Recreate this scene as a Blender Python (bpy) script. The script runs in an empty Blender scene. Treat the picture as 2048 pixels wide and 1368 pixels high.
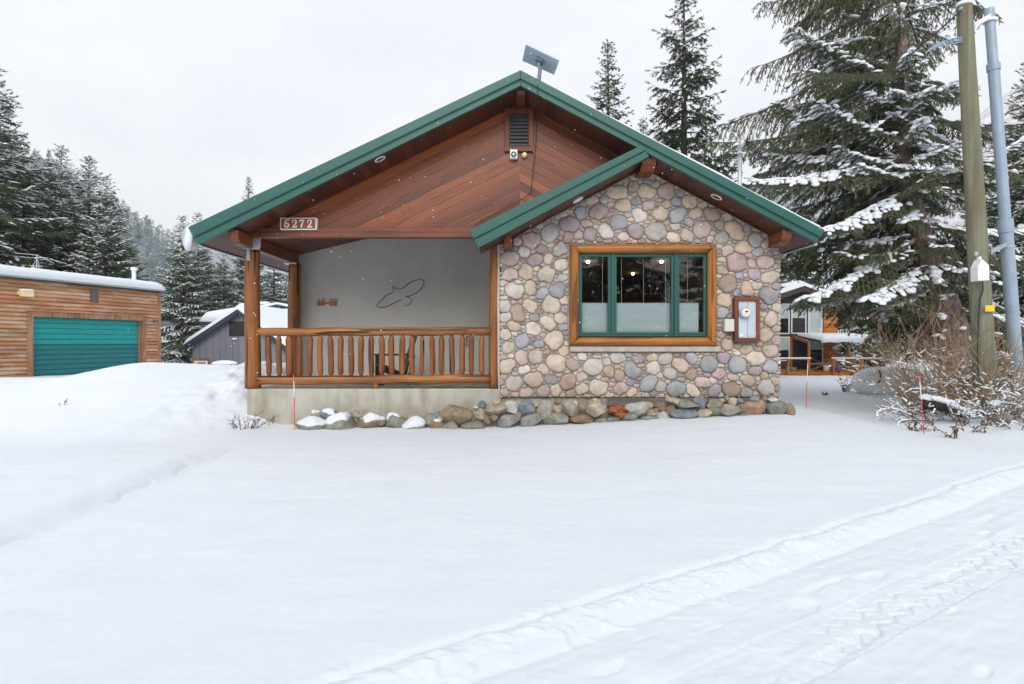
import bpy, bmesh, math, random
import numpy as np
from mathutils import Vector, Matrix, Euler
R = math.radians
scene = bpy.context.scene
COL = scene.collection

# ------------------------------------------------------------------ camera, sky, sun, exposure
HC = 1.40            # camera height above the road snow
F = 1200.0           # focal length in photo pixels (photo 2048 wide)
cam_d = bpy.data.cameras.new('camera'); cam = bpy.data.objects.new('camera', cam_d); COL.objects.link(cam)
cam.location = (0, 0, HC); cam.rotation_euler = (R(90), 0, 0)
cam_d.sensor_width = 36; cam_d.lens = 36 * F / 2048; cam_d.clip_start = .05; cam_d.clip_end = 3000
scene.camera = cam
SUN_EL, SUN_AZ = R(32), R(184)
w = bpy.data.worlds.new('World'); scene.world = w; w.use_nodes = True
nt = w.node_tree; nt.nodes.clear()
def wn(t): return nt.nodes.new(t)
out = wn('ShaderNodeOutputWorld'); bg = wn('ShaderNodeBackground'); sky = wn('ShaderNodeTexSky')
sky.sky_type = 'NISHITA'; sky.sun_disc = False; sky.sun_elevation = SUN_EL; sky.sun_rotation = SUN_AZ
sky.air_density = 1.5; sky.dust_density = 4
tc = wn('ShaderNodeTexCoord'); mp = wn('ShaderNodeMapping'); mp.inputs['Scale'].default_value = (1.2, 1.2, 3.0)
nz = wn('ShaderNodeTexNoise'); nz.inputs['Scale'].default_value = 1.6; nz.inputs['Detail'].default_value = 5
rp = wn('ShaderNodeValToRGB'); rp.color_ramp.elements[0].position = .3; rp.color_ramp.elements[1].position = .72
rp.color_ramp.elements[0].color = (6.8, 7.0, 7.35, 1); rp.color_ramp.elements[1].color = (8.5, 8.6, 8.8, 1)
mx = wn('ShaderNodeMixRGB'); mx.inputs[0].default_value = .92      # overcast: cloud deck over the clear sky
nt.links.new(tc.outputs['Generated'], mp.inputs['Vector']); nt.links.new(mp.outputs[0], nz.inputs['Vector'])
nt.links.new(nz.outputs['Fac'], rp.inputs[0]); nt.links.new(sky.outputs[0], mx.inputs[1]); nt.links.new(rp.outputs[0], mx.inputs[2])
nt.links.new(mx.outputs[0], bg.inputs['Color']); bg.inputs['Strength'].default_value = .1
nt.links.new(bg.outputs[0], out.inputs[0])
sun_d = bpy.data.lights.new('sun', 'SUN'); sun = bpy.data.objects.new('sun', sun_d); COL.objects.link(sun)
sun_d.energy = 1.7; sun_d.angle = R(40); sun_d.color = (1, .97, .93)
sun.rotation_euler = (R(90) - SUN_EL, 0, R(180) - SUN_AZ + R(0))
sun.location = (0, -5, 30)
vs = scene.view_settings; vs.view_transform = 'Standard'; vs.look = 'None'; vs.exposure = 0.54; vs.gamma = 1
scene.cycles.max_bounces = 6; scene.cycles.diffuse_bounces = 4; scene.cycles.transparent_max_bounces = 12
scene.cycles.caustics_reflective = False; scene.cycles.caustics_refractive = False

# ------------------------------------------------------------------ helpers
def P(px, py, Y): return Vector(((px - 1024) / F * Y, Y, HC - (py - 684) / F * Y))
def PX(px, Y): return (px - 1024) / F * Y
def PZ(py, Y): return HC - (py - 684) / F * Y
def ss(a, b, x):
    t = np.clip((x - a) / (b - a), 0, 1); return t * t * (3 - 2 * t)
def hash2(ix, iy, seed):
    h = (ix.astype(np.int64) * 374761393 + iy.astype(np.int64) * 668265263 + seed * 1442695041) & 0xffffffff
    h = ((h ^ (h >> 13)) * 1274126177) & 0xffffffff
    return ((h ^ (h >> 16)) & 0xffffff) / float(0xffffff)
def vnoise(x, y, seed=0):
    x = np.asarray(x, float); y = np.asarray(y, float)
    ix = np.floor(x); iy = np.floor(y); fx = x - ix; fy = y - iy
    fx = fx * fx * (3 - 2 * fx); fy = fy * fy * (3 - 2 * fy)
    a = hash2(ix, iy, seed); b = hash2(ix + 1, iy, seed); c = hash2(ix, iy + 1, seed); d = hash2(ix + 1, iy + 1, seed)
    return (a * (1 - fx) + b * fx) * (1 - fy) + (c * (1 - fx) + d * fx) * fy - .5
def fbm(x, y, seed=0, o=4):
    s = 0; a = 1.0
    for k in range(o):
        s = s + a * vnoise(np.asarray(x) * 2 ** k + 17.3 * k, np.asarray(y) * 2 ** k - 9.1 * k, seed + k); a *= .5
    return s

ORIG = {}
def tag(o, label=None, cat=None, group=None, kind=None):
    if label: o['label'] = label
    if cat: o['category'] = cat
    if group: o['group'] = group
    if kind: o['kind'] = kind
    return o
def root(name, label, cat, loc, group=None):
    o = bpy.data.objects.new(name, None); COL.objects.link(o); o.location = loc; o.empty_display_size = .1
    ORIG[o.name] = Vector(loc)
    return tag(o, label, cat, group)
def origin_of(o):
    while o.parent: o = o.parent
    return ORIG.get(o.name, o.location.copy())
def copy_tree(o, parent=None):
    c = o.copy(); COL.objects.link(c); c.parent = parent
    for ch in list(o.children): copy_tree(ch, c)
    return c

class MB:
    def __init__(s): s.v = []; s.f = []; s.c = []
    def add(s, vs, fs, col=None):
        n = len(s.v); s.v += [tuple(p) for p in vs]; s.f += [tuple(i + n for i in f) for f in fs]
        s.c += [col] * len(fs); return s
    def box(s, x0, x1, y0, y1, z0, z1, col=None):
        v = [(x0,y0,z0),(x1,y0,z0),(x1,y1,z0),(x0,y1,z0),(x0,y0,z1),(x1,y0,z1),(x1,y1,z1),(x0,y1,z1)]
        return s.add(v, [(0,3,2,1),(4,5,6,7),(0,1,5,4),(1,2,6,5),(2,3,7,6),(3,0,4,7)], col)
    def prism(s, poly, y0, y1, col=None):        # polygon of (x,z), extruded in y
        n = len(poly); v = [(p[0], y0, p[1]) for p in poly] + [(p[0], y1, p[1]) for p in poly]
        a = sum(poly[i][0] * poly[(i+1) % n][1] - poly[(i+1) % n][0] * poly[i][1] for i in range(n))
        fr = tuple(range(n)); bk = tuple(range(2*n-1, n-1, -1))
        sd = [(i, i+n, (i+1) % n + n, (i+1) % n) for i in range(n)]
        if a < 0: fr = fr[::-1]; bk = bk[::-1]; sd = [f[::-1] for f in sd]
        return s.add(v, [fr, bk] + sd, col)
    def prismz(s, poly, z0, z1, col=None):       # polygon of (x,y), extruded in z
        n = len(poly); v = [(p[0], p[1], z0) for p in poly] + [(p[0], p[1], z1) for p in poly]
        a = sum(poly[i][0] * poly[(i+1) % n][1] - poly[(i+1) % n][0] * poly[i][1] for i in range(n))
        bt = tuple(range(n-1, -1, -1)); tp = tuple(range(n, 2*n)); sd = [(i, (i+1) % n, (i+1) % n + n, i+n) for i in range(n)]
        if a < 0: bt = bt[::-1]; tp = tp[::-1]; sd = [f[::-1] for f in sd]
        return s.add(v, [bt, tp] + sd, col)
    def prismx(s, poly, x0, x1, col=None):       # polygon of (y,z), extruded in x
        n = len(poly); v = [(x0, p[0], p[1]) for p in poly] + [(x1, p[0], p[1]) for p in poly]
        a = sum(poly[i][0] * poly[(i+1) % n][1] - poly[(i+1) % n][0] * poly[i][1] for i in range(n))
        bt = tuple(range(n-1, -1, -1)); tp = tuple(range(n, 2*n)); sd = [(i, (i+1) % n, (i+1) % n + n, i+n) for i in range(n)]
        if a < 0: bt = bt[::-1]; tp = tp[::-1]; sd = [f[::-1] for f in sd]
        return s.add(v, [bt, tp] + sd, col)
    def obox(s, c, ax, ay, az, hx, hy, hz, col=None):   # oriented box
        c = Vector(c); ax, ay, az = Vector(ax).normalized(), Vector(ay).normalized(), Vector(az).normalized()
        v = [c + ax*hx*i + ay*hy*j + az*hz*k for k in (-1,1) for i, j in ((-1,-1),(1,-1),(1,1),(-1,1))]
        return s.add(v, [(0,3,2,1),(4,5,6,7),(0,1,5,4),(1,2,6,5),(2,3,7,6),(3,0,4,7)], col)
    def bar(s, p, q, wd, ht, up=(0,0,1), col=None):
        p, q = Vector(p), Vector(q); d = (q - p).normalized(); u = Vector(up); sd = d.cross(u)
        if sd.length < 1e-4: sd = d.cross(Vector((1,0,0)))
        sd.normalize(); u = sd.cross(d)
        return s.obox((p+q)/2, d, sd, u, (q-p).length/2, wd/2, ht/2, col)
    def tube(s, pts, rad, n=8, cap=True, col=None, rough=0, rng=None):
        pts = [Vector(p) for p in pts]; m = len(pts)
        if not hasattr(rad, '__len__'): rad = [rad] * m
        vs = []; ref = None
        for i, p in enumerate(pts):
            d = (pts[min(i+1, m-1)] - pts[max(i-1, 0)])
            if d.length < 1e-9: d = Vector((0,0,1))
            d.normalize()
            if ref is None: ref = d.orthogonal().normalized()
            a = (ref - d * ref.dot(d))
            a = a.normalized() if a.length > 1e-6 else d.orthogonal().normalized()
            ref = a; b = d.cross(a)
            for k in range(n):
                t = 2*math.pi*k/n; r = rad[i] * (1 + (rng.uniform(-rough, rough) if rng else 0))
                vs.append(p + (a*math.cos(t) + b*math.sin(t)) * r)
        fs = [(i*n+k, i*n+(k+1) % n, (i+1)*n+(k+1) % n, (i+1)*n+k) for i in range(m-1) for k in range(n)]
        if cap: fs += [tuple(range(n-1, -1, -1)), tuple(range((m-1)*n, m*n))]
        return s.add(vs, fs, col)
    def lathe(s, prof, c, axis=(0,0,1), n=16, col=None):   # prof: (radius, height along axis)
        c = Vector(c); d = Vector(axis).normalized(); a = d.orthogonal().normalized(); b = d.cross(a); vs = []
        for r, h in prof:
            for k in range(n):
                t = 2*math.pi*k/n; vs.append(c + d*h + (a*math.cos(t) + b*math.sin(t))*max(r, 1e-4))
        m = len(prof)
        fs = [(i*n+k, i*n+(k+1) % n, (i+1)*n+(k+1) % n, (i+1)*n+k) for i in range(m-1) for k in range(n)]
        fs += [tuple(range(n-1, -1, -1)), tuple(range((m-1)*n, m*n))]
        return s.add(vs, fs, col)
    def build(s, name, mat, parent=None, smooth=False, bevel=0, origin=None, fix=True):
        if parent is not None: og = origin_of(parent)
        elif origin is not None: og = Vector(origin)
        else:
            a = np.array(s.v); og = Vector(((a[:,0].min()+a[:,0].max())/2, (a[:,1].min()+a[:,1].max())/2, a[:,2].min()))
        me = bpy.data.meshes.new(name)
        me.from_pydata([(p[0]-og.x, p[1]-og.y, p[2]-og.z) for p in s.v], [], s.f)
        if any(c is not None for c in s.c):
            at = me.color_attributes.new('Col', 'FLOAT_COLOR', 'CORNER'); arr = []
            for f, c in zip(s.f, s.c):
                c = c or (1,1,1); arr += [c[0], c[1], c[2], 1.0] * len(f)
            at.data.foreach_set('color', arr)
        me.materials.append(mat)
        if fix:
            bm = bmesh.new(); bm.from_mesh(me); bmesh.ops.recalc_face_normals(bm, faces=bm.faces); bm.to_mesh(me); bm.free()
        if smooth: me.polygons.foreach_set('use_smooth', [True] * len(me.polygons))
        o = bpy.data.objects.new(name, me); COL.objects.link(o)
        if parent is not None: o.parent = parent
        else: o.location = og; ORIG[o.name] = og
        if bevel:
            b = o.modifiers.new('bevel', 'BEVEL'); b.width = bevel; b.segments = 2; b.limit_method = 'ANGLE'; b.angle_limit = R(40)
        return o

def mesh_np(name, V, Fc, mat, parent=None, smooth=False, origin=(0,0,0), cols=None):
    """V (n,3), Fc (m,k) arrays -> object"""
    V = np.asarray(V, np.float32); Fc = np.asarray(Fc, np.int32); m, k = Fc.shape
    me = bpy.data.meshes.new(name)
    me.vertices.add(len(V)); me.vertices.foreach_set('co', (V - np.array(origin, np.float32)).ravel())
    me.loops.add(m*k); me.loops.foreach_set('vertex_index', Fc.ravel())
    me.polygons.add(m); me.polygons.foreach_set('loop_start', np.arange(0, m*k, k, dtype=np.int32))
    me.polygons.foreach_set('use_smooth', np.full(m, smooth))
    me.update(calc_edges=True)
    if cols is not None:
        at = me.color_attributes.new('Col', 'FLOAT_COLOR', 'POINT')
        at.data.foreach_set('color', np.c_[cols, np.ones(len(cols))].astype(np.float32).ravel())
    me.materials.append(mat)
    o = bpy.data.objects.new(name, me); COL.objects.link(o)
    if parent is not None: o.parent = parent
    else: o.location = origin; ORIG[o.name] = Vector(origin)
    return o

# ------------------------------------------------------------------ materials
class NM:
    def __init__(s, name):
        s.m = bpy.data.materials.new(name); s.m.use_nodes = True; s.t = s.m.node_tree
        s.b = s.t.nodes['Principled BSDF']; s.out = s.t.nodes['Material Output']; s._tc = None
    def n(s, t, **kw):
        x = s.t.nodes.new(t)
        for k, v in kw.items():
            if k in x.inputs: x.inputs[k].default_value = v
            else: setattr(x, k, v)
        return x
    def l(s, a, b): s.t.links.new(a, b)
    def obj(s):
        if not s._tc: s._tc = s.n('ShaderNodeTexCoord')
        return s._tc.outputs['Object']
    def noise(s, scale=5, vec=None, mscale=None, detail=4, rough=.55, loc=(0,0,0)):
        v = vec or s.obj()
        if mscale:
            mp = s.n('ShaderNodeMapping'); mp.inputs['Scale'].default_value = mscale; mp.inputs['Location'].default_value = loc
            s.l(v, mp.inputs[0]); v = mp.outputs[0]
        z = s.n('ShaderNodeTexNoise'); z.inputs['Scale'].default_value = scale; z.inputs['Detail'].default_value = detail
        z.inputs['Roughness'].default_value = rough; s.l(v, z.inputs['Vector']); return z.outputs['Fac']
    def ramp(s, fac, stops):
        r = s.n('ShaderNodeValToRGB'); e = r.color_ramp.elements
        while len(e) < len(stops): e.new(.5)
        for el, (p, c) in zip(e, stops):
            el.position = p; el.color = (c[0], c[1], c[2], 1) if hasattr(c, '__len__') else (c, c, c, 1)
        s.l(fac, r.inputs[0]); return r.outputs[0]
    def mix(s, a, b, fac=.5, mode='MIX'):
        x = s.n('ShaderNodeMixRGB'); x.blend_type = mode
        for i, q in ((0, fac), (1, a), (2, b)):
            if hasattr(q, 'is_linked') or hasattr(q, 'links'): s.l(q, x.inputs[i])
            elif i == 0: x.inputs[0].default_value = q
            else: x.inputs[i].default_value = (q[0], q[1], q[2], 1)
        return x.outputs[0]
    def math(s, op, a, b=None, c=None):
        x = s.n('ShaderNodeMath'); x.operation = op
        for i, q in enumerate((a, b, c)):
            if q is None: continue
            if hasattr(q, 'links'): s.l(q, x.inputs[i])
            else: x.inputs[i].default_value = q
        return x.outputs[0]
    def bump(s, h, st=.3, dist=.02, prev=None):
        x = s.n('ShaderNodeBump'); x.inputs['Strength'].default_value = st; x.inputs['Distance'].default_value = dist
        s.l(h, x.inputs['Height'])
        if prev: s.l(prev, x.inputs['Normal'])
        return x.outputs[0]
    def done(s, col=None, rough=.6, normal=None, metal=0, spec=.5):
        if col is not None:
            if hasattr(col, 'links'): s.l(col, s.b.inputs['Base Color'])
            else: s.b.inputs['Base Color'].default_value = (col[0], col[1], col[2], 1)
        if hasattr(rough, 'links'): s.l(rough, s.b.inputs['Roughness'])
        else: s.b.inputs['Roughness'].default_value = rough
        s.b.inputs['Metallic'].default_value = metal; s.b.inputs['Specular IOR Level'].default_value = spec
        if normal: s.l(normal, s.b.inputs['Normal'])
        return s.m

def paint(name, c, rough=.5, metal=0, var=.12, scale=6, bump=.05):
    k = NM(name); z = k.noise(scale, detail=6)
    col = k.ramp(z, [(.3, [x*(1-var) for x in c]), (.7, [min(1, x*(1+var)) for x in c])])
    return k.done(col, rough, k.bump(k.noise(scale*12, detail=3), bump, .004), metal)
def wood(name, c1, c2, axis=2, rough=.5, scale=9, dark=None, crack=.5, bump=.35, rnd=0):
    k = NM(name); ms = [1.0, 1.0, 1.0]; ms[axis] = .06
    z = k.noise(scale*1.3, mscale=ms, detail=8, rough=.75)
    col = k.ramp(z, [(.28, c1), (.72, c2)])
    big = k.noise(1.7, mscale=[1 if i != axis else .5 for i in range(3)], detail=3, loc=(3,1,7))
    dk = dark or [x*.55 for x in c1]
    col = k.mix(col, dk, k.math('MULTIPLY', k.ramp(big, [(.45, 0), (.7, 1)]), .7))
    ms2 = [1.0]*3; ms2[axis] = .03
    ms3 = [1.0]*3; ms3[axis] = .05
    cr = k.ramp(k.noise(15, mscale=ms3, detail=1, loc=(9,4,2)), [(.615, 0), (.64, 1)])
    vo = k.n('ShaderNodeTexVoronoi'); vo.inputs['Scale'].default_value = 4.5; mk = k.n('ShaderNodeMapping'); ms4 = [1.0]*3; ms4[axis] = .55; mk.inputs['Scale'].default_value = ms4; k.l(k.obj(), mk.inputs[0]); k.l(mk.outputs[0], vo.inputs['Vector'])
    col = k.mix(col, [x*.4 for x in c1], k.ramp(vo.outputs['Distance'], [(.05, .9), (.11, 0)]))
    col = k.mix(col, [x*.25 for x in c1], k.math('MULTIPLY', cr, crack))
    if rnd:
        oi = k.n('ShaderNodeObjectInfo'); mr = k.math('ADD', 1-rnd, k.math('MULTIPLY', oi.outputs['Random'], 2*rnd)); cc = k.n('ShaderNodeCombineXYZ')
        for i_ in range(3): k.l(mr, cc.inputs[i_])
        col = k.mix(col, cc.outputs[0], 1.0, 'MULTIPLY')
    h = k.math('SUBTRACT', z, k.math('MULTIPLY', cr, .8))
    return k.done(col, rough, k.bump(h, bump, .012))
def boards(name, cols, mode, wd, x0=0, slope=0, gap=.07, rough=.55, grain_axis=0, wash=None, washamt=.5, seglen=0, bump=.5, slope2=None, gapdark=.25, hl=0):
    """boards: mode 'x','y','z' = coordinate that counts boards; 'chev' = chevron around x0"""
    k = NM(name); sp = k.n('ShaderNodeSeparateXYZ'); k.l(k.obj(), sp.inputs[0]); X, Y, Z = sp.outputs
    if mode == 'chev':
        dx = k.math('SUBTRACT', X, x0); isr = k.math('GREATER_THAN', dx, 0)
        sl = k.math('ADD', slope, k.math('MULTIPLY', isr, slope2 - slope))
        t = k.math('ADD', Z, k.math('MULTIPLY', k.math('ABSOLUTE', dx), sl)); along = X
    else:
        t = {'x': X, 'y': Y, 'z': Z}[mode]; along = {0: X, 1: Y, 2: Z}[grain_axis]
    q = k.math('DIVIDE', t, wd); fl = k.math('FLOOR', q); fr = k.math('FRACT', q)
    idx = fl
    if seglen:
        off = k.n('ShaderNodeTexWhiteNoise'); off.noise_dimensions = '1D'; k.l(fl, off.inputs['W'])
        sg = k.math('FLOOR', k.math('ADD', k.math('DIVIDE', along, seglen), k.math('MULTIPLY', off.outputs['Value'], 7)))
        idx = k.math('ADD', k.math('MULTIPLY', fl, 17.13), k.math('MULTIPLY', sg, 3.71))
    if mode == 'chev': idx = k.math('ADD', fl, k.math('MULTIPLY', isr, 91.7))
    wn_ = k.n('ShaderNodeTexWhiteNoise'); wn_.noise_dimensions = '1D'; k.l(idx, wn_.inputs['W']); rv = wn_.outputs['Value']
    # grain: coordinates (along*small, t*large)
    cb = k.n('ShaderNodeCombineXYZ'); k.l(k.math('MULTIPLY', along, 1.2), cb.inputs[0]); k.l(k.math('MULTIPLY', t, 22), cb.inputs[1]); k.l(k.math('MULTIPLY', rv, 40), cb.inputs[2])
    g = k.noise(1.6, vec=cb.outputs[0], detail=6, rough=.65)
    mixv = k.math('ADD', k.math('MULTIPLY', rv, .55), k.math('MULTIPLY', g, .45))
    n = len(cols); col = k.ramp(mixv, [(.2 + .6*i/(n-1), c) for i, c in enumerate(cols)])
    if wash:
        cw = k.n('ShaderNodeCombineXYZ'); k.l(k.math('MULTIPLY', along, .9), cw.inputs[0]); k.l(k.math('MULTIPLY', t, 3.2), cw.inputs[1]); k.l(k.math('MULTIPLY', rv, 9), cw.inputs[2])
        wz = k.noise(1.3, vec=cw.outputs[0], detail=7, rough=.7)
        col = k.mix(col, wash, k.math('MULTIPLY', k.ramp(wz, [(.5, 0), (.68, 1)]), washamt))
    gm = k.math('LESS_THAN', fr, gap)
    col = k.mix(col, [c*gapdark for c in cols[0]], gm)
    if hl:   # thin highlight painted along the upper edge of each board
        e = k.math('MULTIPLY', k.math('GREATER_THAN', fr, 1 - .07), k.math('GREATER_THAN', g, .5))
        col = k.mix(col, [min(1, c*1.9) for c in cols[-1]], k.math('MULTIPLY', e, hl))
    h = k.math('ADD', k.math('MULTIPLY', k.math('SUBTRACT', 1.0, gm), .8), k.math('MULTIPLY', g, .2))
    return k.done(col, rough, k.bump(h, bump, .012))

def snow_mat(name, c=(.73, .765, .815), bs=(60, .25)):
    k = NM(name); z = k.noise(2.2, detail=5)
    col = k.ramp(z, [(.3, [c[0]*.965, c[1]*.975, c[2]*.99]), (.7, c)])
    n1 = k.bump(k.noise(bs[0], detail=6, rough=.8), bs[1]*1.5, .009)
    n2 = k.bump(k.noise(9, detail=5), .18, .03, n1)
    return k.done(col, .65, n2, spec=.25)
M = {}
M['snow'] = snow_mat('snow')
M['treesnow'] = snow_mat('tree_snow', (.88, .905, .94), (30, .3))
M['log'] = wood('log_wood', (.125, .032, .006), (.40, .145, .028), 2, crack=1.0, bump=.6)
M['logx'] = wood('log_wood_rail', (.16, .046, .009), (.52, .225, .055), 0, crack=1.0, bump=.6)
M['trimx'] = wood('window_log_x', (.26, .078, .009), (.53, .205, .024), 0, rough=.4, crack=.7, scale=7)
M['trimz'] = wood('window_log_z', (.26, .078, .009), (.53, .205, .024), 2, rough=.4, crack=.7, scale=7)
M['beam'] = wood('beam_wood', (.10, .025, .009), (.28, .082, .022), 1, crack=.7)
M['redtrimx'] = wood('red_trim_x', (.13, .032, .014), (.20, .055, .021), 0, crack=.3)
M['redtrimz'] = wood('red_trim_z', (.14, .036, .014), (.22, .058, .021), 2, crack=.3)
M['green'] = paint('green_metal', (.012, .093, .076), .42, 0, .06, 3)
M['greenw'] = paint('green_sash', (.016, .09, .075), .4, 0, .06, 5)
M['stucco'] = None
M['steel'] = paint('galvanised_steel', (.42, .45, .47), .45, .6, .25, 22)
M['dark'] = paint('dark_paint', (.012, .012, .014), .5)
M['white'] = paint('white_paint', (.78, .78, .76), .5, 0, .04)
M['cream'] = paint('cream_plastic', (.78, .66, .36), .4, 0, .05)
M['black'] = paint('black_cable', (.02, .02, .022), .6)
M['yellow'] = paint('yellow_plate', (.85, .55, .01), .5, 0, .05)
M['conduit'] = paint('grey_conduit', (.30, .38, .47), .4, .1, .1, 4)
def _stucco():
    k = NM('grey_stucco'); z = k.noise(1.6, detail=5); f = k.noise(140, detail=3, rough=.8)
    col = k.mix(k.ramp(z, [(.3, (.50, .49, .45)), (.7, (.58, .57, .525))]), (.36, .355, .33), k.math('MULTIPLY', k.ramp(f, [(.5, 0), (.75, 1)]), .45))
    return k.done(col, .9, k.bump(f, .5, .006))
M['stucco'] = _stucco()
def _conc():
    k = NM('concrete'); z = k.noise(2.2, detail=7, rough=.65); f = k.noise(45, detail=5)
    col = k.ramp(z, [(.25, (.33, .31, .25)), (.5, (.46, .445, .375)), (.75, (.55, .53, .46))])
    sp = k.n('ShaderNodeSeparateXYZ'); k.l(k.obj(), sp.inputs[0])
    st = k.noise(3.0, mscale=(1.6, 1, .35), detail=5, loc=(2, 0, 0))
    col = k.mix(col, (.27, .24, .17), k.math('MULTIPLY', k.ramp(st, [(.46, 0), (.70, 1)]), .8))
    return k.done(col, .9, k.bump(f, .35, .006))
M['concrete'] = _conc()
def _glass(name, tint=(1,1,1), fac=1.0):
    k = NM(name); t = k.t; t.nodes.remove(k.b)
    tr = k.n('ShaderNodeBsdfTransparent'); tr.inputs[0].default_value = (tint[0], tint[1], tint[2], 1)
    gl = k.n('ShaderNodeBsdfGlossy'); gl.inputs['Roughness'].default_value = .01; gl.inputs[0].default_value = (1,1,1,1)
    fr = k.n('ShaderNodeFresnel'); fr.inputs[0].default_value = 1.5
    nb = k.bump(k.noise(1.5, detail=2), .05, .05); k.l(nb, gl.inputs['Normal'])
    ms = k.n('ShaderNodeMixShader'); k.l(k.math('MINIMUM', k.math('MULTIPLY', fr.outputs[0], 1.15*fac), 1.0), ms.inputs[0])
    k.l(tr.outputs[0], ms.inputs[1]); k.l(gl.outputs[0], ms.inputs[2]); k.l(ms.outputs[0], k.out.inputs[0])
    return k.m
M['glass'] = _glass('window_glass', (.95, .97, .97))
def _rock():
    k = NM('rock'); at = k.n('ShaderNodeAttribute'); at.attribute_name = 'Col'
    a = k.noise(9, detail=6, rough=.7); b = k.noise(60, detail=4, rough=.7)
    col = k.mix(at.outputs['Color'], k.ramp(a, [(.25, .35), (.5, .9), (.75, 1.45)]), .85, 'MULTIPLY')
    col = k.mix(col, k.ramp(b, [(.3, .45), (.6, 1.15)]), .7, 'MULTIPLY')
    return k.done(col, .85, k.bump(b, .35, .006, k.bump(a, .35, .03)))
M['rock'] = _rock()
def _mortar():
    k = NM('mortar'); a = k.noise(7, detail=6); b = k.noise(80, detail=4)
    return k.done(k.ramp(a, [(.3, (.37, .335, .30)), (.7, (.52, .475, .43))]), .95, k.bump(b, .6, .01))
M['mortar'] = _mortar()
def _cobble():
    k = NM('river_cobble'); at = k.n('ShaderNodeAttribute'); at.attribute_name = 'Col'
    a = k.noise(6, detail=6, rough=.65); b = k.noise(38, detail=5, rough=.7); c = k.noise(4, mscale=(.5, 1, 2.2), detail=4, loc=(4, 4, 4))
    col = k.mix(at.outputs['Color'], k.ramp(a, [(.25, .55), (.5, .98), (.75, 1.3)]), .8, 'MULTIPLY')
    col = k.mix(col, k.ramp(b, [(.3, .72), (.65, 1.08)]), .6, 'MULTIPLY')
    col = k.mix(col, (.46, .30, .17), k.math('MULTIPLY', k.ramp(c, [(.56, 0), (.72, 1)]), .35))
    return k.done(col, .75, k.bump(b, .25, .004, k.bump(a, .25, .02)))
M['cobble'] = _cobble()
def _bark(name, c1, c2, sc=7):
    k = NM(name); z = k.noise(sc, mscale=(1, 1, .45), detail=7, rough=.7); v = k.n('ShaderNodeTexVoronoi'); v.inputs['Scale'].default_value = sc*2.3
    mp = k.n('ShaderNodeMapping'); mp.inputs['Scale'].default_value = (1, 1, .5); k.l(k.obj(), mp.inputs[0]); k.l(mp.outputs[0], v.inputs['Vector'])
    col = k.mix(k.ramp(z, [(.3, c1), (.7, c2)]), k.ramp(v.outputs['Distance'], [(.1, 1.2), (.6, .45)]), .8, 'MULTIPLY')
    return k.done(col, .95, k.bump(v.outputs['Distance'], .8, .03, k.bump(z, .5, .03)))
M['bark'] = _bark('spruce_bark', (.11, .07, .052), (.34, .27, .235))
M['barkfar'] = _bark('spruce_bark_far', (.06, .045, .035), (.16, .125, .105), 4)
def _needle(name, cs, sc=.9):
    k = NM(name); a = k.noise(sc, detail=4, rough=.7); b = k.noise(sc*14, detail=2)
    f = k.math('ADD', k.math('MULTIPLY', a, .6), k.math('MULTIPLY', b, .4))
    col = k.ramp(f, [(.32 + .36*i/(len(cs)-1), c) for i, c in enumerate(cs)])
    m = k.done(col, .65, spec=.3); return m
M['needle_near'] = _needle('needles_near', [(.062, .078, .046), (.125, .152, .083), (.205, .235, .125)], .8)
M['needle_mid'] = _needle('needles_mid', [(.03, .046, .026), (.075, .105, .05), (.14, .17, .072)], .5)
M['needle_dark'] = _needle('needles_dark', [(.022, .032, .02), (.05, .07, .038), (.085, .105, .052)], .5)
def _frost():
    k = NM('frosted_forest'); a = k.noise(.35, detail=6, rough=.75); b = k.noise(.03, detail=3)
    f = k.math('ADD', k.math('MULTIPLY', a, .75), k.math('MULTIPLY', b, .25))
    return k.done(k.ramp(f, [(.36, (.05, .075, .07)), (.5, (.22, .27, .28)), (.64, (.62, .66, .70))]), .8)
M['frost'] = _frost()
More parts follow.
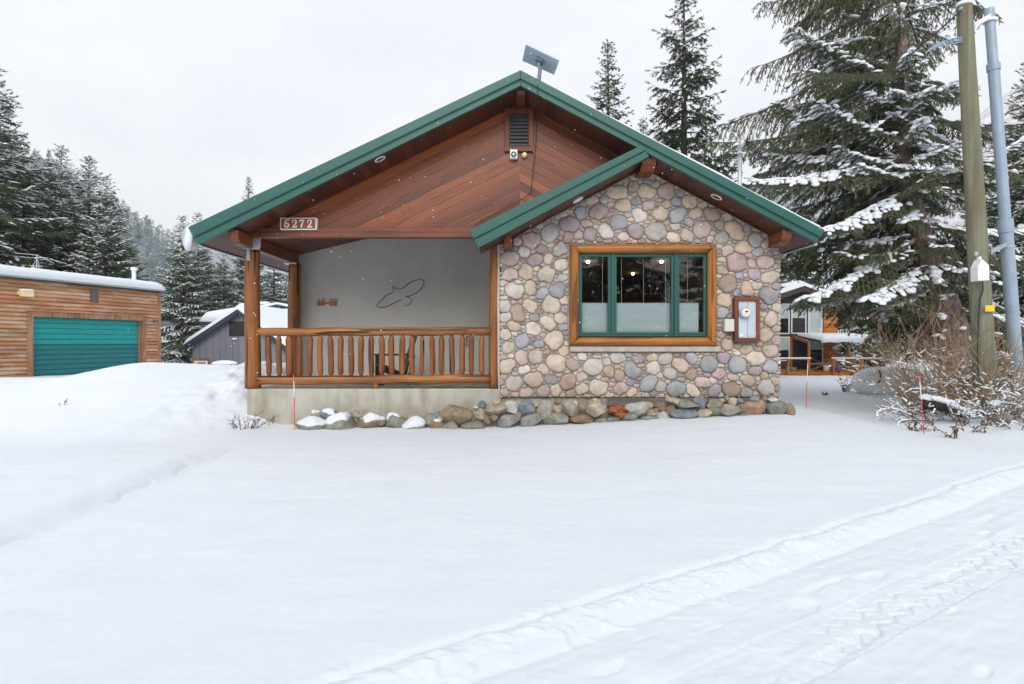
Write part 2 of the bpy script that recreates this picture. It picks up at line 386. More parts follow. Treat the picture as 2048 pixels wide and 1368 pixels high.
# ------------------------------------------------------------------ ground: one sheet of snow to the horizon
WY = 9.60      # wall plane of the house front
FY = 9.00      # fascia plane (0.6 m overhang)
RLx, RLy, RLs = -.66, 2.46, .64
RN = math.sqrt(1 + RLs*RLs)
def road_d(x, y): return (y - (RLy + RLs*(x - RLx))) / RN     # >0 on the field side
def road_s(x, y): return ((x - RLx) + RLs*(y - RLy)) / RN
def ground(x, y, fine=True):
    x = np.asarray(x, float); y = np.asarray(y, float)
    z = .08 * ss(2.5, 8, y) - .05 * ss(16, 30, y) - 1.3 * ss(29, 40, y) * (1 - ss(-7, -3, x)) * (1 - ss(60, 120, y))
    # bank against the foundation, rising to the right
    prof = np.interp(x, [-4.4, -3.2, -.2, 2.0, 4.2, 4.7, 6.0], [.0, -.005, .01, .122, .215, .16, .0])
    z = z + prof * np.exp(-((y - 9.3) / np.where(y < 9.3, 2.3, 3.0)) ** 2)
    # left snowfield, high as a ploughed mound
    A = np.interp(x, [-60, -30, -14, -11.2, -9.5, -8.2, -6.8, -5.8, -5.0, -4.5, -4.05, -3.7], [.2, .3, .34, .42, .51, .69, .73, .79, .84, .70, .38, .0])
    y0 = np.interp(x, [-12, -5.5, -4.2], [6.0, 7.2, 8.9]); y1 = np.interp(x, [-12, -5.2, -4.2], [12.8, 12.2, 10.9])
    z = z + A * ss(0, 1, (y - y0) / (y1 - y0)) * (1 - ss(14.5, 24, y))
    z = z + .17 * np.exp(-((x + 8.1) / 1.1) ** 2 - ((y - 13.2) / 1.6) ** 2)
    pile = np.exp(-((x + 4.75) / .75) ** 2 - ((y - 11.1) / 1.0) ** 2)
    z = z + .16 * pile
    # snow-filled track edge in the left foreground
    e = x + 3.42 + .05 * vnoise(y * .9, y * 0, 3) + .10 * np.maximum(0, 5.0 - y)*.12
    fade = ss(8.2, 6.4, y) if False else (1 - ss(6.0, 8.2, y))
    lip = .035 * vnoise(x * 5, y * 5, 8)
    z = z + fade * (.108 * (1 - ss(-.24, .07, e + lip)) - .016 * np.exp(-((e - .10) / .16) ** 2))
    z = z - fade * .020 * np.exp(-((e + .02 + lip + .04*vnoise(x*9, y*9, 44)) / .020) ** 2) * ss(-.22, -.08, vnoise(x*1.2, y*2.2, 41))
    # bank under the shrubs at right, shallow swale between
    z = z + .22 * np.exp(-((x - 9.2) / 1.7) ** 2 - ((y - 11.0) / 1.5) ** 2) + .10 * np.exp(-((x - 7.3) / .8) ** 2 - ((y - 9.4) / .7) ** 2)
    z = z + .12 * np.exp(-((x - 5.2) / .5) ** 2 - ((y - 12.0) / 2.2) ** 2)
    # rolling
    z = z + .035 * fbm(x * .35, y * .35, 5, 3) + .014 * fbm(x * 1.3, y * 1.3, 9, 4) + .006 * fbm(x * 1.6, y * 5.0, 19, 3)
    if not fine: return z
    d = road_d(x, y); s = road_s(x, y)
    near = ss(40, 14, x * 0 + np.hypot(x, y)) if False else (1 - ss(14, 40, np.hypot(x, y)))
    # road surface below the field, plough windrow between
    w = .06 * vnoise(s * 1.2, s * 0, 31) + .03 * vnoise(s * 5, s * 0, 32)
    dd = d - w * .6
    z = z - .045 * (1 - ss(-.24, .03, dd)) * near
    band = np.exp(-((dd + .03) / .085) ** 2)
    z = z + near * (band * (.004 + .026 * fbm(x * 8, y * 8, 51, 4) + .012 * np.abs(vnoise(x * 24, y * 24, 55))) + (np.exp(-((dd + .10) / .22) ** 2) * .05 * np.maximum(0, vnoise(x * 17 + 3*vnoise(x*5, y*5, 3), y * 17, 57) - .20)))
    z = z - near * .010 * np.exp(-((dd + .20) / .03) ** 2)
    z = z - near * .015 * np.exp(-((dd - .06) / .03) ** 2)
    # trampled, driven road snow
    rd = (1 - ss(-.35, -.2, d)) * near
    st = vnoise(s * 2.2, d * 16, 61) * .6 + vnoise(s * 6, d * 30, 62) * .4
    z = z + rd * (.010 * st + .010 * fbm(x * 6, y * 6, 63, 3))
    z = z - rd * .012 * ss(.30, .42, vnoise(s * 3.0 + .8*vnoise(s*4, d*4, 5), d * 9, 64))
    # tyre tread prints along the road
    for dc, hw in ((-.80, .17), (-1.80, .15)):
        q = (d - dc) / hw; inb = (np.abs(q) < 1.0)
        tri = np.abs(((s / .17) % 1) - .5) * 2
        zig = np.abs(np.abs(q) - (.18 + .34 * tri)) < .10
        bars = (np.abs(((s / .17 + .5) % 1) - .5) < .07) & (np.abs(q) < .22)
        lugs = (np.abs(((s / .085) % 1) - .5) < .15) & (np.abs(q) > .60)
        worn = ss(-.25, .15, vnoise(s * 1.3, d * 4, 71) + .5*vnoise(s * 7, d * 9, 72))
        z = z - near * rd * np.where(inb & (zig | bars | lugs), .0065, 0) * np.maximum(worn, .15) * 1.25 - near * .004 * inb
    # icy lumps of the ploughed pile by the porch corner
    pm = np.exp(-((x + 4.62) / .55) ** 2 - ((y - 10.7) / .95) ** 2)
    z = z + pm * (.24 * fbm(x * 2.6, y * 2.6, 81, 5) + .16 * np.abs(fbm(x * 6, y * 6, 82, 4)))
    pm2 = np.exp(-((x + 5.2) / .9) ** 2 - ((y - 9.7) / 1.1) ** 2)
    z = z + pm2 * .035 * fbm(x * 5, y * 5, 83, 3)
    return z
def gz(x, y): return float(ground(np.array([x]), np.array([y]))[0])
def axis_pts(segs):
    a = []
    for (p, q, st) in segs: a += list(np.arange(p, q - 1e-6, st))
    a.append(segs[-1][1]); return np.array(a)
gx = np.r_[-np.geomspace(650, 16, 26), axis_pts([(-15, -6, .10), (-6, -3.9, .035), (-3.9, -3.0, .02), (-3.0, -1.2, .035), (-1.2, .3, .0125), (.3, 4.0, .0075), (4.0, 4.6, .0125), (4.6, 8, .03), (8, 15, .09)]), np.geomspace(16, 650, 26)]
gy = np.r_[-np.geomspace(600, 2, 16), axis_pts([(-1.5, 1.6, .2), (1.6, 2.3, .03), (2.3, 4.4, .0075), (4.4, 4.6, .0125), (4.6, 7.2, .024), (7.2, 13.5, .04), (13.5, 26, .2)]), np.geomspace(27, 650, 26)]
GX, GY = np.meshgrid(gx, gy); GZ = ground(GX, GY)
nx, ny = len(gx), len(gy)
idx = np.arange(nx*ny).reshape(ny, nx)
Fq = np.stack([idx[:-1,:-1], idx[:-1,1:], idx[1:,1:], idx[1:,:-1]], -1).reshape(-1, 4)
g = mesh_np('snow_ground', np.stack([GX, GY, GZ], -1).reshape(-1, 3), Fq, M['snow'], smooth=True)
tag(g, kind='structure', label='smooth white snow covering the yard and road', cat='ground')

# ------------------------------------------------------------------ the house
H = root('log_and_stone_house', 'house with green metal gable roof, river stone front and log railed porch', 'house', (0, 11, 0))
def pl(px, py, Y): return (PX(px, Y), PZ(py, Y))
Pt, Lt, Rt = pl(1041,142,FY), pl(378,455,FY), pl(1648,461,FY)
Pb, Lb, Rb = pl(1041,172,FY), pl(397,489,FY), pl(1633,486,FY)
def lerp(a, b, t): return (a[0]+(b[0]-a[0])*t, a[1]+(b[1]-a[1])*t)
BACK = 19.0
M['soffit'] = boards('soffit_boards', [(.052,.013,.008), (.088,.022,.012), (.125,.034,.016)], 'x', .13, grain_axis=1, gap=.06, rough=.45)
slL = (Pb[1]-Lb[1])/(Pb[0]-Lb[0]); slR = (Pb[1]-Rb[1])/(Rb[0]-Pb[0])
# origin shift: house root z=0,x=0 so object x,z are world x,z
M['siding'] = boards('siding_boards', [(.085,.017,.006), (.18,.042,.013), (.33,.095,.026)], 'chev', .137, x0=Pb[0], slope=slL, slope2=slR, gap=.05, rough=.42, hl=.55, bump=.6)
# roof deck (metal) with soffit below
dz = .03
def off(p, d): return (p[0], p[1]+d)
roof = MB()
roof.prism([Lt, Pt, off(Pb, .05), off(Lb, .05)], FY+.05, BACK); roof.prism([Pt, Rt, off(Rb, .05), off(Pb, .05)], FY+.05, BACK)
roof_o = roof.build('roof', M['green'], H)
sof = MB(); sof.prism([off(Lb,.048), off(Pb,.048), Pb, Lb], FY+.05, BACK-.05); sof.prism([off(Pb,.048), off(Rb,.048), Rb, Pb], FY+.05, BACK-.05)
sof.build('soffit', M['soffit'], roof_o)
def fascia(name, T0, T1, B0, B1, y, parent):
    """two-step metal rake trim from point 0 to point 1"""
    m0, m1 = lerp(T0, B0, .55), lerp(T1, B1, .55); n0, n1 = lerp(T0, B0, .60), lerp(T1, B1, .60)
    up = MB(); up.prism([T0, T1, m1, m0], y-.035, y+.055)
    o = up.build(name, M['green'], parent, bevel=.006)
    lo = MB(); lo.prism([m0, m1, B1, B0], y-.012, y+.053)
    a = MB(); a.prism([m0, m1, n1, n0], y-.046, y-.036)      # hemmed drip edge
    lo.build('rake_board', M['green'], o, bevel=.005); a.build('drip_edge', M['green'], o, bevel=.004)
    return o
fascia('rake_trim', Lt, Pt, Lb, Pb, FY, H); fascia('rake_trim', Pt, Rt, Pb, Rb, FY, H)
# eave edge metal along both eaves
for E0, E1 in ((Lt, Lb), (Rt, Rb)):
    sx = -1 if E0[0] < 0 else 1
    e = MB(); e.prism([(E1[0]-sx*.02, E1[1]-.012), (E1[0]+sx*.012, E1[1]-.02), (E0[0]+sx*.015, E0[1]-.02), (E0[0]+sx*.0, E0[1]+.005)], FY+.058, BACK)
    e.build('eave_flashing', M['steel'], H)
# small rake over the stone bay
St0, St1 = pl(939,462,FY), pl(1282,293,FY); Sb0, Sb1 = pl(957,497,FY), pl(1297,315,FY)
Sm = (Sb1[0], PZ(286, FY))
s1 = MB(); s1.prism([St0, St1, lerp(St1, Sb1, .5), lerp(St0, Sb0, .5)], FY-.075, FY+.02)
so = s1.build('small_rake_trim', M['green'], H, bevel=.006)
s2 = MB(); s2.prism([lerp(St0, Sb0, .5), lerp(St1, Sb1, .45), Sb1, Sb0], FY-.055, FY+.02); s2.build('rake_board', M['green'], so, bevel=.006)
s3 = MB(); s3.prism([lerp(St0, Sb0, .44), lerp(St1, Sb1, .40), lerp(St1, Sb1, .46), lerp(St0, Sb0, .50)], FY-.088, FY-.0751); s3.build('drip_edge', M['green'], so, bevel=.004)
s4 = MB(); s4.prism([(St0[0]+.02, St0[1]-.01), (St1[0], St1[1]-.01), (Sb1[0], Sb1[1]+.05), (Sb0[0]+.01, Sb0[1]+.05)], FY+.022, WY-.05); s4.build('small_roof', M['green'], so)
s5 = MB(); s5.prism([(Sb0[0]+.01, Sb0[1]+.048), (Sb1[0], Sb1[1]+.048), (Sb1[0], Sb1[1]), (Sb0[0]+.01, Sb0[1])], FY+.022, WY-.02); s5.build('small_soffit', M['soffit'], so)
# snow lying on the roof
sn = MB()
def snow_strip(A, B, tA, tB, y0, y1, n=40, seed=1):
    vs = []; m = 5
    ys = [y0, y0+.10, y0+.5, y0+2.5, y1]
    for i in range(n+1):
        t = i/n; p = lerp(A, B, t); th = tA + (tB-tA)*t
        th *= 1 + .5*float(vnoise(np.array([t*14]), np.array([seed*3.3]), seed)[0])
        for j, y in enumerate(ys):
            vs.append((p[0], y + (.02*float(vnoise(np.array([t*30]), np.array([j]), seed+9)[0])), p[1] + (.005 if j == 0 else th*(.85 if j == 1 else 1))))
    fs = [(i*m+j, (i+1)*m+j, (i+1)*m+j+1, i*m+j+1) for i in range(n) for j in range(m-1)]
    sn.add(vs, fs)
snow_strip(lerp(Pt, Rt, .12), Rt, .10, .105, FY+.02, BACK, seed=2)
snow_strip(lerp(Pt, Lt, .55), Lt, .03, .085, FY+.02, BACK, seed=4)
# slab creeping over the left eave and curling under it
n = 26; m = 12; vs = []
for i in range(n+1):
    y = FY+.03 + 3.2*(i/n)**1.5
    s = .36*(1 - i/n)**1.0 + .015
    s *= 1 + .35*float(vnoise(np.array([y*2.1]), np.array([.3]), 77)[0])
    for j in range(m):
        a = R(60 + 215*j/(m-1)); rr = s*.52*(1 if j < m-1 else .9)
        cx = Lt[0] + .03; cz = Lt[1] - s*.42
        vs.append((cx + math.cos(a)*rr*.62 - .03, y + (.02*math.sin(j)), cz + math.sin(a)*rr*1.02))
fs = [(i*m+j, (i+1)*m+j, (i+1)*m+(j+1) % m, i*m+(j+1) % m) for i in range(n) for j in range(m)]
fs += [tuple(range(m)), tuple(range(n*m+m-1, n*m-1, -1))]
sn.add(vs, fs)
sn.build('roof_snow', M['snow'], roof_o, smooth=True)
# gable siding, its bottom trim, porch ceiling
def sofz(x): return Pb[1] - (slL*(Pb[0]-x) if x < Pb[0] else slR*(x-Pb[0]))
zt = PZ(467, WY)
sd = MB(); sd.prism([(-4.22, zt), (4.30, zt), (4.30, sofz(4.30)), (Pb[0], Pb[1]), (-4.22, max(zt+.01, sofz(-4.22)))], WY+.02, WY+.08)
sd.build('gable_siding', M['siding'], H)
t = MB(); t.box(-4.215, -.10, WY-.05, WY+.015, PZ(467,WY), PZ(457,WY)); t.box(-4.215, -.10, WY-.085, WY+.06, PZ(474.5,WY-.08), PZ(467,WY)-.002)
t.build('gable_trim', M['redtrimx'], H, bevel=.004)
pc = MB(); zc = lambda x: 3.10 + .238*(x+4.15)
pc.prism([(-4.14, zc(-4.14)), (-.2, zc(-.2)), (-.2, zc(-.2)+.03), (-4.14, zc(-4.14)+.03)], WY+.085, 11.72)
pc.build('porch_ceiling', M['soffit'], H)
# walls
DECK = PZ(778, WY)
wl = MB(); wl.box(-4.155, -.19, 11.70, 11.85, .2, 4.2)
wl.build('porch_wall', M['stucco'], H)
wl = MB(); wl.box(-.30, -.195, 9.64, 11.695, .2, 3.05)
wl.build('porch_side_wall', M['stucco'], H)
cb = MB(); cb.box(-4.165, -4.10, 11.64, 11.698, .6, 3.06); cb.build('corner_trim', M['cream'] if False else M['stucco'], H, bevel=.003)
wl = MB(); wl.box(-4.15, -4.0, 11.86, BACK-.6, 0, 3.05); wl.box(4.12, 4.27, 9.7, BACK-.6, 0, 2.95); wl.prism([(-3.99, 0), (4.11, 0), (4.11, 2.9), (Pb[0], 4.9), (-3.99, 2.9)], BACK-.75, BACK-.6)
wl.build('house_wall', M['stucco'], H)
fd = MB(); fd.box(PX(493, WY), PX(1003, WY), WY, 11.9, -.3, DECK)
fd.build('foundation', M['concrete'], H, bevel=.015)
fd = MB(); fd.box(PX(1004, WY), 4.28, WY+.03, WY+.4, -.3, PZ(795, WY)); fd.build('stone_bay_foundation', M['concrete'], H)
M['sillwood'] = wood('grey_sill', (.10,.09,.075), (.22,.20,.17), 0, rough=.85, crack=.8)
sl = MB(); sl.box(PX(1205, WY), PX(1552, WY), WY-.02, WY+.03, PZ(812, WY), PZ(795, WY)-.003); sl.build('sill_plank', M['sillwood'], H, bevel=.004)
# beams
def beam(name, x0, x1, y0, y1, z0, z1, ch=.12, mat='beam'):
    b = MB(); b.prismx([(y1, z0), (y1, z1), (y0, z1), (y0, z0+ch*1.1), (y0+ch*.25, z0+ch*.5), (y0+ch, z0)], x0, x1)
    return b.build(name, M[mat], H, bevel=.008)
beam('porch_beam', -4.285, -4.145, 9.07, 11.69, 2.90, 3.10, .13)
beam('ridge_beam', PX(1033,9.1), PX(1050,9.1), 9.10, WY+.01, PZ(214,9.6), PZ(170,9.0)-.02, .05)
beam('small_ridge_beam', PX(1284,9.08), PX(1313,9.08), 9.06, WY, PZ(355,9.55), PZ(318,9.0), .16)
beam('lookout_beam', PX(1008,9.3), PX(1023,9.3), 9.28, WY, PZ(496,9.3), PZ(459,9.3), .04)
beam('lookout_beam', 4.09, 4.235, 9.06, WY, PZ(497,WY), sofz(4.09)+.02, .14)
# posts
rng = random.Random(5)
def post(x, y, z0, z1, r0, r1, seed, name='log_post'):
    b = MB(); pts = []; rad = []; q = random.Random(seed); n = 26
    for i in range(n+1):
        t = i/n; pts.append((x + .008*math.sin(t*5+seed), y, z0 + (z1-z0)*t))
        rad.append((r0 + (r1-r0)*t) * (1 + .035*float(vnoise(np.array([t*7]), np.array([seed*1.7]), seed)[0])))
    b.tube(pts, rad, 22); return b.build(name, M['log'], H, smooth=True)
pp = post(PX(505, 9.72), 9.72, DECK+.003, 2.90, .128, .114, 1)
post(PX(589, 11.5), 11.5, DECK+.003, 2.90, .122, .112, 2)
post(PX(990, 9.72), 9.72, DECK+.003, 3.1, .098, .086, 3)
br = MB(); br.box(PX(499,9.58), PX(519.5,9.58), 9.585, 9.60, PZ(499,9.59), PZ(473,9.59)); br.box(PX(486,9.58), PX(500,9.58), 9.56, 9.66, PZ(497,9.58), PZ(495,9.58)); br.box(PX(493,9.58), PX(500,9.58), 9.572, 9.584, PZ(521,9.58), PZ(496,9.58))
for i in range(4): br.lathe([(.012,0),(.012,.018)], P(519.5, 478+5*i, 9.59), (1,0,0), 8)
br.build('steel_bracket', M['steel'], H, bevel=.002)
br = MB(); br.box(-4.33, -4.10, 11.38, 11.62, 2.885, 2.905); br.build('post_cap', M['white'], H)
# railing: two log rails and turned stakes
def log(pts, r, seed, mat, name, parent, taper=1.0, n=18):
    b = MB(); m = len(pts); q = random.Random(seed)
    rad = [r*(1 + (taper-1)*i/(m-1)) * (1 + .06*float(vnoise(np.array([i*.55]), np.array([seed*2.1]), seed)[0])) for i in range(m)]
    b.tube(pts, rad, n); return b.build(name, M[mat], parent, smooth=True)
def railpts(px0, px1, py0, py1, y, n=34): return [P(px0 + (px1-px0)*i/n, py0 + (py1-py0)*i/n, y) + Vector((0, 0, .006*math.sin(i*.7))) for i in range(n+1)]
rail = log(railpts(512, 982, 664.5, 662, 9.70), .067, 11, 'logx', 'porch_railing', H)
log(railpts(515, 981, 761, 757.5, 9.70), .074, 12, 'logx', 'bottom_rail', rail)
M['stake'] = wood('baluster_wood', (.12, .032, .008), (.36, .125, .028), 2, crack=1.0, rnd=.18)
bx = [527,589,650,711,773,834,897,956,1018,1077,1138,1200,1258,1322,1379,1439,1501,1556,1617,1679,1733,1795]
bw = [33,34,42,33,33,33,34,32,34,34,33,36,36,36,34,26,33,35,34,34,32,32]
for i, (cx, wd) in enumerate(zip(bx, bw)):
    px = 360 + cx/2.974; r = wd/2.974/2/F*9.7; x = PX(px, 9.7); q = random.Random(i*7+1)
    zt_, zb_ = PZ(672.0, 9.7)+.02, PZ(752 - i*.1, 9.7)-.02
    b = MB(); n = 18; pts = []; rad = []; ph = q.uniform(0, 6); am = q.uniform(.002, .007)
    for j in range(n+1):
        t = j/n; pts.append((x + am*math.sin(ph + t*q.uniform(4.8, 5.2)), 9.70, zb_ + (zt_-zb_)*t))
        e = min(t, 1-t)*(zt_-zb_)
        k = .45 + .55*min(1, max(0, (e-.02))/.045)
        rad.append(r*k*(1 + .10*float(vnoise(np.array([t*4]), np.array([i*1.3]), i)[0])))
    b.tube(pts, rad, 14); b.build('baluster', M['stake'], rail, smooth=True)
b = MB(); b.tube([P(752,764,9.68), P(752,776,9.68)+Vector((0,0,.0))], .035, 12); b.build('support_block', M['logx'], rail)

# ---- window in the stone wall
TW0, TW1, TZ0, TZ1 = 1140, 1434.5, 692.5, 487.5
yT = 9.50
def wpx(px): return PX(px, yT)
def wpy(py): return PZ(py, yT)
W = MB(); W.v = []; win = None
def half_log(pa, pb, wd, horiz, mat, name, parent, miter):
    """half-round log casing between two outer corners; miter cut 45 deg"""
    b = MB(); n = 24; m = 9; vs = []
    for i in range(n+1):
        t = i/n
        for j in range(m):
            a = math.pi*j/(m-1); u = (1-math.cos(a))/2; hgt = .03 + .075*math.sin(a)
            if horiz:
                x0 = pa[0] + wd*u*miter; x1 = pb[0] - wd*u*miter
                z = pa[1] + (wd*u if miter > 0 else 0)
                x = x0 + (x1-x0)*t; zz = pa[2] + (u*wd if pa[3] > 0 else -u*wd)
                zz += .006*float(vnoise(np.array([x*2.2]), np.array([j*.2]), 3)[0])
                vs.append((x, WY-.02-hgt, zz))
            else:
                z0 = pa[2] + wd*u*miter; z1 = pb[2] - wd*u*miter
                z = z0 + (z1-z0)*t; xx = pa[0] + (u*wd if pa[3] > 0 else -u*wd)
                xx += .008*float(vnoise(np.array([z*2.2]), np.array([j*.2]), 5)[0])
                vs.append((xx, WY-.02-hgt, z))
    fs = [(i*m+j, (i+1)*m+j, (i+1)*m+j+1, i*m+j+1) for i in range(n) for j in range(m-1)]
    k = len(vs); bk = [(v[0], WY+.04, v[2]) for v in vs]
    fs2 = [(i*m, (i+1)*m, (i+1)*m+k, i*m+k) for i in range(n)] + [(i*m+m-1, (i+1)*m+m-1, (i+1)*m+m-1+k, i*m+m-1+k) for i in range(n)]
    fs3 = [(j, j+1, j+1+k, j+k) for j in range(m-1)] + [(n*m+j, n*m+j+1, n*m+j+1+k, n*m+j+k) for j in range(m-1)]
    b.add(vs+bk, fs+fs2+fs3); return b.build(name, M[mat], parent, smooth=True)
x0, x1, z0, z1 = wpx(TW0), wpx(TW1), wpy(TZ0), wpy(TZ1); wd = wpx(1158)-wpx(1140)
wroot = bpy.data.objects.new('picture_window', None); COL.objects.link(wroot); wroot.parent = H; wroot.empty_display_size = .1
half_log((x0,0,z1,-1), (x1,0,z1), wd, True, 'trimx', 'log_casing', wroot, 1)
half_log((x0,0,z0,1), (x1,0,z0), wd, True, 'trimx', 'log_casing', wroot, 1)
half_log((x0,0,z0,1), (x0,0,z1), wd, False, 'trimz', 'log_casing', wroot, 1)
half_log((x1,0,z0,-1), (x1,0,z1), wd, False, 'trimz', 'log_casing', wroot, 1)
bl = MB()
for (px, py) in ((1146,500),(1153,494),(1288,494),(1420,494),(1427,502),(1147,676),(1156,684),(1307,682),(1421,682),(1428,673)):
    bl = MB(); bl.lathe([(.011,0),(.011,.006)], (wpx(px), WY-.118, wpy(py)), (0,-1,0), 8); bl.build('bolt', M['dark'], wroot)
def ring(mb, a, b_, c, d, t, y0, y1):   # rectangular frame in px: left,right,top,bottom, thickness px
    xa, xb, za, zb = PX(a,WY), PX(b_,WY), PZ(d,WY), PZ(c,WY); tt = t/F*WY
    mb.box(xa, xb, y0, y1, zb-tt, zb); mb.box(xa, xb, y0, y1, za, za+tt)
    mb.box(xa, xa+tt, y0+.001, y1-.001, za+tt, zb-tt); mb.box(xb-tt, xb, y0+.001, y1-.001, za+tt, zb-tt)
fr = MB(); ring(fr, 1155, 1415, 505, 673, 3, 9.545, 9.66)
fr.box(PX(1221.5,WY), PX(1227,WY), 9.552, 9.655, PZ(669.9,WY), PZ(508.1,WY)); fr.box(PX(1347.5,WY), PX(1352.5,WY), 9.552, 9.655, PZ(669.9,WY), PZ(508.1,WY))
fr.build('window_frame', M['greenw'], wroot, bevel=.004)
for (a, b_) in ((1158.2, 1221.3), (1227.2, 1347.3), (1352.7, 1411.8)):
    s = MB(); ring(s, a, b_, 508.3, 669.7, 5.5, 9.575, 9.64); so_ = s.build('sash', M['greenw'], wroot, bevel=.005)
    gsh = MB(); gsh.box(PX(a+5,WY), PX(b_-5,WY), 9.61, 9.616, PZ(665,WY), PZ(513,WY)); gsh.build('glass_pane', M['glass'], wroot)
def _blind():
    k = NM('pleated_blind'); sp = k.n('ShaderNodeSeparateXYZ'); k.l(k.obj(), sp.inputs[0])
    fr_ = k.math('FRACT', k.math('DIVIDE', sp.outputs[2], .020))
    col = k.mix((.72,.83,.85), (.80,.90,.92), k.math('GREATER_THAN', fr_, .25))
    return k.done(col, .7, k.bump(fr_, .3, .005))
M['blind'] = _blind()
for (a, b_) in ((1160, 1220), (1229, 1346), (1354, 1401)):
    bd = MB(); n = 27; vs = []
    zb_, zt_ = PZ(667, WY), PZ(606.5, WY)
    for i in range(n*2+1):
        z = zb_ + (zt_-zb_)*i/(n*2); y = 9.70 + (.006 if i % 2 else 0)
        vs += [(PX(a,WY), y, z), (PX(b_,WY), y, z)]
    bd.add(vs, [(2*i, 2*i+1, 2*i+3, 2*i+2) for i in range(n*2)])
    bd.box(PX(a,WY), PX(b_,WY), 9.69, 9.71, zt_, zt_+.012); bd.build('pleated_blind', M['blind'], wroot)
cd = MB()
for px in (1205, 1243, 1287, 1331, 1375): cd.tube([(PX(px,9.7), 9.7, PZ(606,9.7)), (PX(px,9.7), 9.7, PZ(510,9.7))], .0028, 5)
cd.build('blind_cord', M['white'], wroot)
cs = MB(); cs.box(PX(1140,9.53), PX(1441,9.53), WY-.08, WY+.01, PZ(703.5,9.53), PZ(693,9.53)); cs.build('concrete_sill', M['mortar'], wroot, bevel=.012)
# room behind the glass
M['roomwall'] = paint('room_wall', (.34,.24,.16), .8); M['roomfloor'] = paint('room_floor', (.14,.08,.045), .6); M['roomdoor'] = wood('room_door', (.42,.17,.03), (.6,.28,.06), 2)
rm = MB(); rm.box(-.1, 4.1, 16, 16.1, .6, 2.95); rm.box(-.18, -.1, 9.7, 16, .6, 2.95); rm.box(4.02, 4.1, 9.7, 16, .6, 2.95); rm.box(-.1, 4.02, 9.7, 16, 2.95, 3.0)
rm.box(-.1, 4.02, 9.66, 9.7, 2.85, 2.95); rm.box(-.18, PX(1158,WY)-.05, 9.66, 9.699, .6, 2.85); rm.box(PX(1413,WY)+.05, 4.1, 9.66, 9.699, .6, 2.85); rm.box(PX(1158,WY)-.05, PX(1413,WY)+.05, 9.66, 9.699, .6, 1.5)
rm.build('interior_room', M['roomwall'], H)
rm = MB(); rm.box(-.1, 4.02, 9.7, 16, .6, .65); rm.build('interior_floor', M['roomfloor'], H)
rm = MB(); rm.box(PX(1236,15.9), PX(1274,15.9), 15.92, 15.99, .65, PZ(584,15.9)); rm.box(PX(1290,15.9), PX(1322,15.9), 15.92, 15.99, .65, PZ(588,15.9)); rm.build('interior_door', M['roomdoor'], H)
k = NM('warm_lamp'); k.b.inputs['Emission Color'].default_value = (1, .72, .38, 1); k.b.inputs['Emission Strength'].default_value = 30; M['lamp'] = k.done((.9,.8,.6))
for i, ((px, py, Y), where) in enumerate(zip(((1176,525,11.5), (1266,548,13.5), (1323,524,11.5)), ('behind the left window sash', 'behind the middle of the window, lower than the others', 'behind the right end of the middle pane'))):
    c = P(px, py, Y); b = MB(); b.lathe([(.001,-.016), (.018,-.013), (.027,-.003), (.032,.010), (.032,.02)], (c.x, Y, 2.925), (0,0,1), 16)
    o = b.build('ceiling_lamp', M['lamp'], None); tag(o, 'small lit round ceiling lamp ' + where, 'ceiling lamp', 'lit ceiling lamps inside the house')

# ---- river stone wall: packed cobbles in mortar
Z0w = PZ(794.5, 9.55); XL, XR = PX(1000, 9.55), PX(1562, 9.55)
def topz(x):
    xa = Sb1[0]*1.0
    zl = Sb1[1] + (x - Sb1[0]) * (Sb1[1]-Sb0[1])/(Sb1[0]-Sb0[0])
    return min(zl, sofz(x)) - .015
xs = np.linspace(XL, XR, 40); xpk = max(xs, key=topz)
poly = [(XL, Z0w), (XR, Z0w)] + [(x, topz(x)) for x in xs[::-1]]
holes = [(PX(1139,9.5), PX(1436,9.5), PZ(704,9.5), PZ(486,9.5)), (PX(1469,9.5), PX(1521,9.5), PZ(685,9.5), PZ(593,9.5)), (PX(1449,9.5), PX(1470,9.5), PZ(665,9.5), PZ(637,9.5)),
         (PX(1282,9.5), PX(1315,9.5), PZ(356,9.5), 6), (PX(1007,9.5), PX(1024,9.5), PZ(492,9.5), 6), (PX(1544,9.5), 9, PZ(499,9.5), 6)]
mw = MB(); 
def strip(xa, xb, za=None, zb=None):
    pts = [(xa, za if za is not None else Z0w), (xb, za if za is not None else Z0w)]
    if zb is not None: pts += [(xb, zb), (xa, zb)]
    else:
        q = [x for x in np.linspace(xa, xb, 12)]; pts += [(x, topz(x)) for x in q[::-1]]
    mw.prism(pts, WY, WY+.06)
wa, wb, wz0, wz1 = PX(1150,WY), PX(1424,WY), PZ(682,WY), PZ(498,WY)
strip(XL+.02, wa); strip(wb, XR-.02); strip(wa, wb, None, wz0); strip(wa, wb, wz1, None)
mw.build('mortar_wall', M['mortar'], H)
RES = .01
gw, gh = int((XR-XL)/RES)+12, int((max(topz(x) for x in xs)-Z0w)/RES)+12
occ = np.zeros((gh, gw), np.int32)
xx = XL - .05 + (np.arange(gw)+.5)*RES; zz = Z0w - .05 + (np.arange(gh)+.5)*RES
tz = np.array([topz(min(max(x, XL), XR)) for x in xx])
occ[zz[:, None] > tz[None, :]] = -1; occ[:, (xx < XL-.015) | (xx > XR+.015)] = -1; occ[zz < Z0w-.005, :] = -1
for a, b_, c, d in holes:
    occ[np.ix_((zz > c) & (zz < d), (xx > a) & (xx < b_))] = -1
nr = np.random.RandomState(11)
stones = []; KA = 22
ang = np.arange(KA)*2*np.pi/KA
